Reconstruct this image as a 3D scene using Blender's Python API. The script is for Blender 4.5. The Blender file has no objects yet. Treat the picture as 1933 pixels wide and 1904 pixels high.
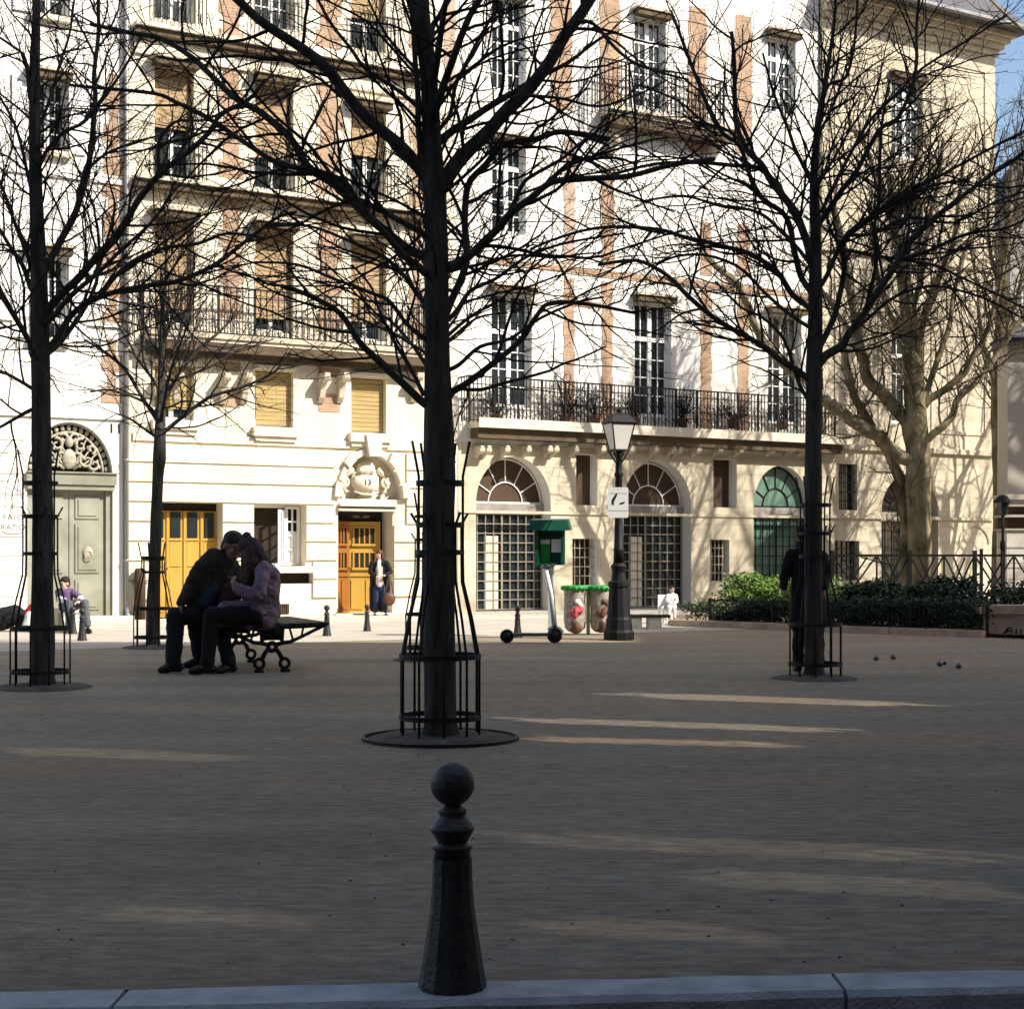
import bpy, bmesh, math, random
import numpy as np
from mathutils import Vector, Matrix, Euler, Quaternion, noise as mnoise
R = math.radians
rnd = random.Random(7)
scene = bpy.context.scene
COL = scene.collection
# ------------------------------------------------------------------ camera geometry
F, H, CH, CX = 3000.0, 1050.0, 1.3, 966.0        # focal (px of a 1933 px wide picture), horizon row, eye height, centre column
TH = math.atan(0.6); EC, ES = math.cos(TH), math.sin(TH); FY0 = 36.4   # the long facade's direction
def P(u, v, Y): return Vector(((u-CX)/F*Y, Y, CH+(H-v)/F*Y))
def G(u, v): Y = CH*F/(v-H); return Vector(((u-CX)/F*Y, Y, 0.0))
def GY(u, Y): return Vector(((u-CX)/F*Y, Y, 0.0))
def T(u, d=0.0):
    q = (u-CX)/F
    return (q*(FY0-d*EC)-d*ES)/(EC-q*ES)
def Z(u, v, d=0.0):
    return CH+(H-v)/F*(FY0+T(u, d)*ES-d*EC)
def FW(t, d, z): return Vector((t*EC+d*ES, FY0+t*ES-d*EC, z))
# ------------------------------------------------------------------ materials
M = {}
def nd(nt, kind, **kw):
    n = nt.nodes.new(kind)
    for k, v in kw.items():
        if k in n.inputs.keys() if isinstance(k, str) else False: n.inputs[k].default_value = v
        else: setattr(n, k, v)
    return n
def mat(name, col, rough=0.85, metal=0.0, var=0.15, scale=3.0, bump=0.0, bscale=40.0, col2=None, spec=0.3, stretch=(1,1,1)):
    m = bpy.data.materials.new(name); m.use_nodes = True
    nt = m.node_tree; b = nt.nodes['Principled BSDF']
    b.inputs['Roughness'].default_value = rough; b.inputs['Metallic'].default_value = metal
    b.inputs['Specular IOR Level'].default_value = spec
    tc = nt.nodes.new('ShaderNodeTexCoord'); mp = nt.nodes.new('ShaderNodeMapping'); mp.inputs['Scale'].default_value = stretch
    nt.links.new(tc.outputs['Object'], mp.inputs['Vector'])
    nz = nt.nodes.new('ShaderNodeTexNoise'); nz.inputs['Scale'].default_value = scale; nz.inputs['Detail'].default_value = 6
    nt.links.new(mp.outputs['Vector'], nz.inputs['Vector'])
    cr = nt.nodes.new('ShaderNodeValToRGB')
    c = col; d = col2 if col2 else tuple(x*(1-var) for x in col)
    cr.color_ramp.elements[0].position = 0.35; cr.color_ramp.elements[1].position = 0.65
    cr.color_ramp.elements[0].color = (*d, 1); cr.color_ramp.elements[1].color = (*c, 1)
    nt.links.new(nz.outputs['Fac'], cr.inputs['Fac']); nt.links.new(cr.outputs['Color'], b.inputs['Base Color'])
    if bump:
        n2 = nt.nodes.new('ShaderNodeTexNoise'); n2.inputs['Scale'].default_value = bscale; n2.inputs['Detail'].default_value = 5
        nt.links.new(mp.outputs['Vector'], n2.inputs['Vector'])
        bp = nt.nodes.new('ShaderNodeBump'); bp.inputs['Strength'].default_value = bump; bp.inputs['Distance'].default_value = 0.02
        nt.links.new(n2.outputs['Fac'], bp.inputs['Height']); nt.links.new(bp.outputs['Normal'], b.inputs['Normal'])
    M[name] = m
    return m
mat('plaster', (.78,.765,.725), .9, col2=(.69,.655,.59), scale=.9, stretch=(1,1,.35), bump=.15, bscale=25)
mat('stone', (.75,.68,.54), .9, var=.16, scale=1.5, bump=.3, bscale=30)
mat('old_stone', (.62,.55,.42), .92, scale=1.7, bump=.5, bscale=22, col2=(.44,.38,.29))
mat('garden_stone', (.60,.53,.41), .92, scale=1.1, bump=.5, bscale=22, col2=(.46,.40,.31))
mat('shade_stone', (.13,.095,.06), .95, col2=(.075,.055,.035), scale=3, bump=.4, bscale=20)  # dark brown for the shade painted under slabs and cornices
mat('pale_wall', (.52,.48,.43), .9, var=.06, scale=.8, bump=.1)
mat('lintel_stone', (.32,.29,.26), .9, var=.25, scale=4, bump=.3)
mat('brown_wood', (.14,.085,.05), .7, var=.3, scale=6)
mat('blind_tan', (.42,.30,.17), .8, var=.2, scale=3, bump=.3, bscale=8, stretch=(1,1,6))
mat('blind_yellow', (.46,.35,.14), .8, col2=(.34,.25,.12), scale=4, stretch=(.4,1,5), bump=.2)
mat('white_paint', (.80,.80,.78), .5, var=.03)
mat('glass', (.02,.028,.032), .06, var=.3, scale=2, spec=.6)
mat('green_glass', (.16,.26,.20), .08, col2=(.10,.19,.15), scale=1.3, spec=.6)
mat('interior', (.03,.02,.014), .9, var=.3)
mat('brown_interior', (.080,.052,.035), .9, var=.2, scale=1)
mat('grille', (.30,.26,.20), .6, var=.15)
mat('iron', (.007,.007,.008), .6, metal=.0, var=.3, scale=20, spec=.25)
mat('cage_iron', (.014,.014,.014), .62, metal=.1, var=.3, scale=12)
mat('bollard_paint', (.014,.015,.016), .48, metal=.1, col2=(.032,.028,.024), scale=16, bump=.3, bscale=60, spec=.5)
mat('yellow_door', (.47,.29,.055), .5, col2=(.41,.235,.04), scale=2.5, stretch=(1,1,.3))
mat('shaded_yellow_door', (.30,.115,.012), .5, var=.15, scale=2.5)  # yellow door colour darkened to orange, paints in the left leaf's shade
mat('green_door', (.31,.315,.25), .5, col2=(.20,.205,.155), scale=1.6)
mat('relief_grey', (.42,.39,.31), .6, var=.3, scale=12)
mat('bark', (.078,.070,.060), .95, col2=(.028,.025,.022), scale=16, bump=.8, bscale=40, stretch=(1,1,.18))
mat('twig', (.022,.019,.017), .9, var=.3, scale=10)
mat('plane_bark', (.30,.24,.155), .95, col2=(.065,.065,.025), scale=3, bump=.7, bscale=18, stretch=(1,1,.6))
mat('plane_twig', (.13,.10,.065), .95, col2=(.06,.05,.03), scale=2)
mat('slate', (.10,.10,.11), .6, var=.3, scale=8, bump=.3, stretch=(1,1,6))
mat('kerb_stone', (.42,.44,.47), .75, col2=(.28,.30,.32), scale=7, bump=.5, bscale=90)
mat('asphalt', (.045,.045,.047), .9, var=.3, scale=30, bump=.5, bscale=150)
mat('sidewalk', (.50,.46,.40), .9, col2=(.42,.385,.33), scale=2, bump=.2)
mat('street', (.44,.40,.34), .9, col2=(.36,.33,.28), scale=1.5, bump=.2)
mat('earth', (.12,.105,.085), .97, col2=(.06,.052,.042), scale=9, bump=.8, bscale=35)
mat('bench_stone', (.50,.37,.27), .9, col2=(.36,.26,.19), scale=5, bump=.3)
mat('bench_wood', (.03,.035,.03), .6, var=.3, scale=8)
mat('kiosk_green', (.012,.085,.05), .35, var=.25, scale=3)
mat('bag_green', (.02,.30,.05), .4, var=.4, scale=8)
mat('pole_green', (.35,.50,.22), .5, var=.2)
mat('scooter_black', (.012,.012,.013), .5, var=.3)
mat('scooter_white', (.62,.64,.63), .35, var=.06)
mat('lamp_glass', (.66,.64,.60), .25, var=.08, scale=4)
mat('paper', (.75,.75,.72), .8, var=.06)
mat('ink', (.01,.01,.01), .7)
mat('grey_ink', (.20,.16,.11), .8)
mat('steel', (.25,.25,.26), .3, metal=.9, var=.3, scale=20)
mat('skin', (.27,.155,.11), .6, var=.08, scale=20)
mat('pale_skin', (.62,.42,.34), .6, var=.06, scale=20)
mat('dark_hair', (.012,.009,.008), .6, var=.3, scale=40, bump=.5, bscale=120)
mat('brown_hair', (.055,.025,.018), .55, var=.4, scale=30, bump=.6, bscale=100, stretch=(1,1,.25))
mat('red_hair', (.10,.028,.012), .5, var=.3, scale=30)
mat('olive_coat', (.030,.025,.020), .9, col2=(.018,.015,.012), scale=9, bump=.4, bscale=30)
mat('blue_shirt', (.018,.026,.050), .85, var=.3, scale=10)
mat('black_cloth', (.010,.010,.011), .9, var=.3, scale=12, bump=.3)
mat('plum_coat', (.19,.115,.165), .5, col2=(.11,.065,.095), scale=6, bump=.5, bscale=24, spec=.4)
mat('plum_hat', (.055,.035,.05), .9, var=.3, scale=20, bump=.5, bscale=80)
mat('maroon', (.045,.014,.012), .8, var=.3)
mat('shoe', (.010,.009,.008), .45, var=.3)
mat('jeans', (.022,.035,.08), .85, var=.25, scale=14)
mat('grey_jeans', (.09,.10,.11), .85, var=.2, scale=14)
mat('purple_top', (.12,.075,.16), .8, var=.15)
mat('white_cloth', (.74,.72,.68), .8, var=.08)
mat('brown_leather', (.11,.05,.035), .5, var=.2)
mat('red_cloth', (.35,.02,.02), .8, var=.2)
mat('clear_bag', (.42,.38,.33), .35, col2=(.20,.17,.14), scale=14, bump=.5, bscale=30)
mat('brown_paper', (.16,.08,.045), .7, var=.4, scale=14)
mat('pink_litter', (.55,.08,.10), .6, var=.4, scale=20)
mat('rust_pipe', (.07,.038,.024), .6, var=.3, scale=6)
mat('zinc', (.30,.30,.30), .5, metal=.4)
mat('terracotta', (.17,.075,.045), .85, var=.3, scale=8)
def leafmat(name, c1, c2):
    m = mat(name, c1, .55, col2=c2, scale=5, spec=.35)
    return m
leafmat('dark_leaf', (.026,.052,.020), (.012,.026,.011))
leafmat('bright_leaf', (.17,.27,.045), (.09,.17,.03))
leafmat('moss_leaf', (.05,.09,.02), (.03,.05,.015))
def brickmat(name, c1, c2, mortar, bw=.22, bh=.065, ms=.008, bump=.4):
    m = bpy.data.materials.new(name); m.use_nodes = True; nt = m.node_tree; b = nt.nodes['Principled BSDF']
    b.inputs['Roughness'].default_value = .92; b.inputs['Specular IOR Level'].default_value = .2
    tc = nt.nodes.new('ShaderNodeTexCoord'); sp = nt.nodes.new('ShaderNodeSeparateXYZ'); cb = nt.nodes.new('ShaderNodeCombineXYZ')
    nt.links.new(tc.outputs['Object'], sp.inputs[0]); nt.links.new(sp.outputs['X'], cb.inputs['X']); nt.links.new(sp.outputs['Z'], cb.inputs['Y'])
    br = nt.nodes.new('ShaderNodeTexBrick'); br.inputs['Scale'].default_value = 1.0
    br.inputs['Brick Width'].default_value = bw; br.inputs['Row Height'].default_value = bh; br.inputs['Mortar Size'].default_value = ms
    br.inputs['Color1'].default_value = (*c1,1); br.inputs['Color2'].default_value = (*c2,1); br.inputs['Mortar'].default_value = (*mortar,1)
    nt.links.new(cb.outputs[0], br.inputs['Vector'])
    nz = nt.nodes.new('ShaderNodeTexNoise'); nz.inputs['Scale'].default_value = 2.2; nz.inputs['Detail'].default_value = 8; nt.links.new(tc.outputs['Object'], nz.inputs['Vector'])
    mx = nt.nodes.new('ShaderNodeMix'); mx.data_type = 'RGBA'; mx.blend_type = 'MULTIPLY'; mx.inputs[0].default_value = .55
    nt.links.new(br.outputs['Color'], mx.inputs[6]); nt.links.new(nz.outputs['Fac'], mx.inputs[7])
    ml = nt.nodes.new('ShaderNodeMix'); ml.data_type = 'RGBA'; ml.blend_type = 'MULTIPLY'; ml.inputs[0].default_value = 1; ml.inputs[7].default_value = (1.35,1.35,1.35,1)
    nt.links.new(mx.outputs[2], ml.inputs[6]); nt.links.new(ml.outputs[2], b.inputs['Base Color'])
    bp = nt.nodes.new('ShaderNodeBump'); bp.inputs['Strength'].default_value = bump; bp.inputs['Distance'].default_value = .01; bp.invert = True
    nt.links.new(br.outputs['Fac'], bp.inputs['Height']); nt.links.new(bp.outputs['Normal'], b.inputs['Normal'])
    M[name] = m
brickmat('brick', (.43,.28,.18), (.34,.215,.14), (.42,.34,.26))
brickmat('pale_brick', (.46,.34,.26), (.42,.30,.23), (.46,.37,.29))
brickmat('ashlar', (.60,.53,.40), (.52,.455,.34), (.47,.41,.32), 1.1, .42, .008, .5)
brickmat('ashlar_white', (.72,.69,.62), (.68,.64,.56), (.45,.42,.36), 1.2, .38, .01, .8)
def sandmat():
    m = bpy.data.materials.new('sand'); m.use_nodes = True; nt = m.node_tree; b = nt.nodes['Principled BSDF']
    b.inputs['Roughness'].default_value = .8; b.inputs['Specular IOR Level'].default_value = .25
    tc = nt.nodes.new('ShaderNodeTexCoord')
    def nz(scale, stretch, det=6, rough=.55):
        mp = nt.nodes.new('ShaderNodeMapping'); mp.inputs['Scale'].default_value = stretch
        nt.links.new(tc.outputs['Object'], mp.inputs['Vector'])
        n = nt.nodes.new('ShaderNodeTexNoise'); n.inputs['Scale'].default_value = scale; n.inputs['Detail'].default_value = det; n.inputs['Roughness'].default_value = rough
        nt.links.new(mp.outputs[0], n.inputs['Vector']); return n
    def ramp(src, p0, p1, c0, c1):
        r = nt.nodes.new('ShaderNodeValToRGB'); r.color_ramp.elements[0].position = p0; r.color_ramp.elements[1].position = p1
        r.color_ramp.elements[0].color = (*c0,1); r.color_ramp.elements[1].color = (*c1,1); nt.links.new(src, r.inputs[0]); return r
    def mix(a, c, fac, mode='MIX'):
        x = nt.nodes.new('ShaderNodeMix'); x.data_type = 'RGBA'; x.blend_type = mode
        nt.links.new(a, x.inputs[6]); nt.links.new(c, x.inputs[7])
        if isinstance(fac, float): x.inputs[0].default_value = fac
        else: nt.links.new(fac, x.inputs[0])
        return x.outputs[2]
    base = ramp(nz(1.2, (.25,1,1)).outputs['Fac'], .3, .7, (.250,.208,.150), (.360,.308,.228))
    brown = ramp(nz(.55, (.22,1.25,1), 3).outputs['Fac'], .50, .68, (0,0,0), (.75,.75,.75))
    bc = nt.nodes.new('ShaderNodeRGB'); bc.outputs[0].default_value = (.40,.275,.175,1)
    c = mix(base.outputs[0], bc.outputs[0], brown.outputs[0])
    fine = ramp(nz(18, (.35,1,1), 8, .7).outputs['Fac'], .32, .70, (.42,.42,.42), (1.32,1.31,1.29))
    c = mix(c, fine.outputs[0], .9, 'MULTIPLY')
    grain = ramp(nz(160, (1,1,1), 2).outputs['Fac'], .35, .65, (.6,.6,.6), (1.3,1.3,1.3))
    c = mix(c, grain.outputs[0], .7, 'MULTIPLY')
    nt.links.new(c, b.inputs['Base Color'])
    bp = nt.nodes.new('ShaderNodeBump'); bp.inputs['Strength'].default_value = 1.0; bp.inputs['Distance'].default_value = .035
    nt.links.new(nz(14, (.3,1,1), 8, .7).outputs['Fac'], bp.inputs['Height'])
    bp0 = nt.nodes.new('ShaderNodeBump'); bp0.inputs['Strength'].default_value = .7; bp0.inputs['Distance'].default_value = .08
    nt.links.new(nz(2.6, (.6,1,1), 4, .6).outputs['Fac'], bp0.inputs['Height']); nt.links.new(bp0.outputs[0], bp.inputs['Normal'])
    bp2 = nt.nodes.new('ShaderNodeBump'); bp2.inputs['Strength'].default_value = .8; bp2.inputs['Distance'].default_value = .006
    nt.links.new(nz(120, (1,1,1), 3).outputs['Fac'], bp2.inputs['Height']); nt.links.new(bp.outputs[0], bp2.inputs['Normal'])
    nt.links.new(bp2.outputs[0], b.inputs['Normal'])
    M['sand'] = m
sandmat()
# ------------------------------------------------------------------ mesh helpers
def tag(o, label=None, cat=None, group=None, kind=None):
    if label: o['label'] = label
    if cat: o['category'] = cat
    if group: o['group'] = group
    if kind: o['kind'] = kind
    return o
def thing(name, label, cat, loc=(0,0,0), rz=0.0, group=None):
    o = bpy.data.objects.new(name, None); COL.objects.link(o); o.empty_display_size = .2
    o.location = loc; o.rotation_euler = (0,0,rz)
    return tag(o, label, cat, group)
def link_mesh(name, me, m, parent=None, smooth=False, off=None):
    o = bpy.data.objects.new(name, me); COL.objects.link(o)
    if m:
        for x in (m if isinstance(m, (list, tuple)) else [m]): me.materials.append(M[x])
    if smooth: me.polygons.foreach_set('use_smooth', [True]*len(me.polygons))
    if parent is not None: o.parent = parent
    return o
class MB:
    def __init__(s, off=None): s.v = []; s.f = []; s.o = off
    def add(s, vs, fs):
        n = len(s.v); s.v += [tuple(x) for x in vs]; s.f += [tuple(i+n for i in f) for f in fs]; return s
    def box(s, x0, x1, y0, y1, z0, z1):
        return s.add([(x0,y0,z0),(x1,y0,z0),(x1,y1,z0),(x0,y1,z0),(x0,y0,z1),(x1,y0,z1),(x1,y1,z1),(x0,y1,z1)],
                     [(0,3,2,1),(4,5,6,7),(0,1,5,4),(1,2,6,5),(2,3,7,6),(3,0,4,7)])
    def quad(s, a, b, c, d): return s.add([a,b,c,d], [(0,1,2,3)])
    def bar(s, a, b, w, h=None, up=(0,0,1)):
        a = Vector(a); b = Vector(b); h = w if h is None else h
        d = (b-a).normalized(); x = d.cross(Vector(up))
        if x.length < 1e-4: x = d.cross(Vector((1,0,0)))
        x.normalize(); y = x.cross(d).normalized(); x *= w/2; y *= h/2
        return s.add([a-x-y,a+x-y,a+x+y,a-x+y,b-x-y,b+x-y,b+x+y,b-x+y], [(0,3,2,1),(4,5,6,7),(0,1,5,4),(1,2,6,5),(2,3,7,6),(3,0,4,7)])
    def tube(s, pts, rad, n=6, cap=True):
        pts = [Vector(p) for p in pts]
        if not hasattr(rad, '__len__'): rad = [rad]*len(pts)
        vs = []; fs = []; ref = None
        for i, p in enumerate(pts):
            d = (pts[min(i+1,len(pts)-1)]-pts[max(i-1,0)])
            if d.length < 1e-7: d = Vector((0,0,1))
            d.normalize()
            if ref is None:
                ref = d.cross(Vector((.13,.31,.94))); 
                if ref.length < 1e-3: ref = d.cross(Vector((1,0,0)))
            ref = (ref - d*ref.dot(d))
            if ref.length < 1e-6: ref = d.orthogonal()
            ref.normalize(); b = d.cross(ref)
            for k in range(n):
                a = 2*math.pi*k/n; vs.append(p+(ref*math.cos(a)+b*math.sin(a))*rad[i])
        for i in range(len(pts)-1):
            for k in range(n):
                k2 = (k+1) % n; fs.append((i*n+k, i*n+k2, (i+1)*n+k2, (i+1)*n+k))
        if cap and n > 2:
            fs.append(tuple(range(n-1,-1,-1))); fs.append(tuple(range((len(pts)-1)*n, len(pts)*n)))
        return s.add(vs, fs)
    def lathe(s, prof, c=(0,0,0), n=20, rot=0.0):
        vs = []; fs = []; c = Vector(c)
        for r, z in prof:
            for k in range(n):
                a = 2*math.pi*k/n+rot; vs.append(c+Vector((r*math.cos(a), r*math.sin(a), z)))
        m = len(prof)
        for i in range(m-1):
            for k in range(n): k2 = (k+1) % n; fs.append((i*n+k, i*n+k2, (i+1)*n+k2, (i+1)*n+k))
        fs.append(tuple(range(n-1,-1,-1))); fs.append(tuple(range((m-1)*n, m*n)))
        return s.add(vs, fs)
    def ball(s, c, r, n=10, M4=None):
        c = Vector(c); rr = r if hasattr(r, '__len__') else (r,r,r); vs = []; fs = []
        h = max(4, n//2+1)
        for i in range(1, h):
            ph = math.pi*i/h
            for k in range(n):
                a = 2*math.pi*k/n; q = Vector((rr[0]*math.sin(ph)*math.cos(a), rr[1]*math.sin(ph)*math.sin(a), rr[2]*math.cos(ph)))
                if M4 is not None: q = M4 @ q
                vs.append(c+q)
        t = Vector((0,0,rr[2])); 
        if M4 is not None: t = M4 @ t
        vs.append(c+t); vs.append(c-t); top = len(vs)-2; bot = top+1
        for i in range(h-2):
            for k in range(n): k2 = (k+1) % n; fs.append((i*n+k, (i+1)*n+k, (i+1)*n+k2, i*n+k2))
        for k in range(n):
            k2 = (k+1) % n; fs.append((top, k, k2)); fs.append((bot, (h-2)*n+k2, (h-2)*n+k))
        return s.add(vs, fs)
    def prism(s, poly, fn, d0, d1):
        """poly of (a,b) -> fn(a,b,d) 3-D point, extruded from d0 to d1"""
        n = len(poly); vs = [fn(a,b,d0) for a, b in poly]+[fn(a,b,d1) for a, b in poly]
        fs = [tuple(range(n)), tuple(range(2*n-1, n-1, -1))]
        for k in range(n): k2 = (k+1) % n; fs.append((k, k2+0, n+k2, n+k)[::-1])
        return s.add(vs, fs)
    def build(s, name, m, parent=None, smooth=False, origin=None):
        me = bpy.data.meshes.new(name)
        vs = s.v
        if origin is not None: ox, oy, oz = origin; vs = [(x-ox, y-oy, z-oz) for x, y, z in vs]
        me.from_pydata(vs, [], s.f); me.update()
        o = link_mesh(name, me, m, parent, smooth)
        if smooth == 'auto':
            me.polygons.foreach_set('use_smooth', [True]*len(me.polygons))
        return o
def fixnormals(o):
    bm = bmesh.new(); bm.from_mesh(o.data); bmesh.ops.recalc_face_normals(bm, faces=bm.faces); bm.to_mesh(o.data); bm.free(); return o
def copy_tree(o, parent=None):
    c = o.copy(); COL.objects.link(c)
    if parent is not None: c.parent = parent
    for ch in list(o.children): copy_tree(ch, c)
    return c
def text_mesh(name, s, size, m, parent, mtx, depth=.004, spacing=1.0):
    cu = bpy.data.curves.new(name, 'FONT'); cu.body = s; cu.size = size; cu.extrude = depth; cu.align_x = 'CENTER'; cu.align_y = 'CENTER'; cu.space_character = spacing
    t = bpy.data.objects.new(name+'_tmp', cu); COL.objects.link(t)
    dg = bpy.context.evaluated_depsgraph_get(); me = bpy.data.meshes.new_from_object(t.evaluated_get(dg)); bpy.data.objects.remove(t)
    me.transform(mtx); me.name = name; me.materials.clear()
    return link_mesh(name, me, m, parent)
def catmull(pts, k=4):
    out = []; n = len(pts)
    for i in range(n-1):
        p0 = pts[max(i-1,0)]; p1 = pts[i]; p2 = pts[i+1]; p3 = pts[min(i+2,n-1)]
        for j in range(k):
            t = j/k; out.append(.5*((2*p1)+(p2-p0)*t+(2*p0-5*p1+4*p2-p3)*t*t+(3*p1-p0-3*p2+p3)*t**3))
    out.append(pts[-1]); return out
# ------------------------------------------------------------------ ground
def ky(x): return 4.873+.083*x      # back edge of the front kerb
def clutter_sheet(name, pts, z, m):
    me = MB().add([(x,y,z) for x, y in pts], [tuple(range(len(pts)))]).build(name, m); return tag(me, kind='structure')
g = MB()
xs = [-60,-12,-4,-2,0,2,4,12,60]
vs = []
for x in xs: vs += [(x, ky(max(-12,min(12,x))) + .0, 0), (x, 140, 0)]
fs = [(2*i, 2*i+2, 2*i+3, 2*i+1) for i in range(len(xs)-1)]
tag(g.add(vs, fs).build('ground', 'sand'), kind='structure')
road = MB().quad((-60,-30,-.12),(60,-30,-.12),(60,9.0,-.12),(-60,9.0,-.12)); tag(road.build('road', 'asphalt'), kind='structure')
# kerb stones, each its own block
jx = [(225,1885),(1580,1850)]
kj = [-9.5,-7.6,-5.7,-3.5]+[G(225,1885).x]+[G(1580,1850).x]+[3.3,5.4,7.6]
for a, b in zip(kj[:-1], kj[1:]):
    k = MB(); w = .215; e = .006; n = 24; vs = []; fs = []
    prof = [(0,-.14),(0,-.012),(.012,0.004),(w-.02,.004),(w,-.014),(w,-.14)]
    for i in range(n+1):
        x = a+e+(b-a-2*e)*i/n
        for q, (d, z) in enumerate(prof):
            jit = .004*mnoise.noise(Vector((x*4,d*9,z*3+a))) if 0 < q < 5 else 0
            vs.append((x, ky(x)-d+jit, z+jit*.7))
    for i in range(n):
        for q in range(5): fs.append((i*6+q, i*6+q+1, (i+1)*6+q+1, (i+1)*6+q))
    fs.append(tuple(range(5,-1,-1))); fs.append(tuple(n*6+q for q in range(6)))
    o = fixnormals(k.add(vs, fs).build('kerb_stone', 'kerb_stone')); tag(o, kind='structure')
# street and pavement along the facade (facade frame: t along, d outward)
def fquad(name, t0, t1, d0, d1, z, m, zt=None):
    b = MB(); b.v = []; 
    if zt is None: b.quad(FW(t0,d1,z),FW(t1,d1,z),FW(t1,d0,z),FW(t0,d0,z))
    else:
        b.add([FW(t0,d1,z),FW(t1,d1,z),FW(t1,d0,z),FW(t0,d0,z),FW(t0,d1,zt),FW(t1,d1,zt),FW(t1,d0,zt),FW(t0,d0,zt)], [(0,1,5,4),(1,2,6,5),(3,0,4,7),(4,5,6,7)])
    return tag(b.build(name, m), kind='structure')
fquad('street', -30, 1.0, 2.7, 9.0, .004, 'street')
fquad('pavement', -30, 22, -.5, 2.7, 0.0, 'sidewalk', .05)
# small stones and dead leaves scattered on the sand
rs = random.Random(3)
lb = MB()
for i in range(160):
    Y = 5.1+rs.random()**1.6*15; X = (rs.random()*2-1)*.34*Y; s = rs.uniform(.003,.008); a = rs.random()*6.28
    if rs.random() < .6: lb.ball((X,Y,s*.3), (s,s*.8,s*.5), 5)
    else:
        c, d = math.cos(a)*s*2, math.sin(a)*s*2
        lb.add([(X-c,Y-d,.003),(X+d*.5,Y-c*.5,.003+s*.5),(X+c,Y+d,.005),(X-d*.5,Y+c*.5,.002+s*.6)], [(0,1,2,3)])
tag(lb.build('pebbles_and_leaves', 'earth'), 'tiny stones and dead leaves strewn over the sandy square', None, None, 'stuff')
lb = MB()
for i in range(1500):
    Y = 5.05+rs.random()**1.8*9; X = (rs.random()*2-1)*.34*Y; q = rs.uniform(.002,.0055); lb.ball((X,Y,q*.3), (q,q*.8,q*.6), 4)
tag(lb.build('grit', 'sidewalk'), 'pale grit and gravel grains strewn over the near sand', None, None, 'stuff')
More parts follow.
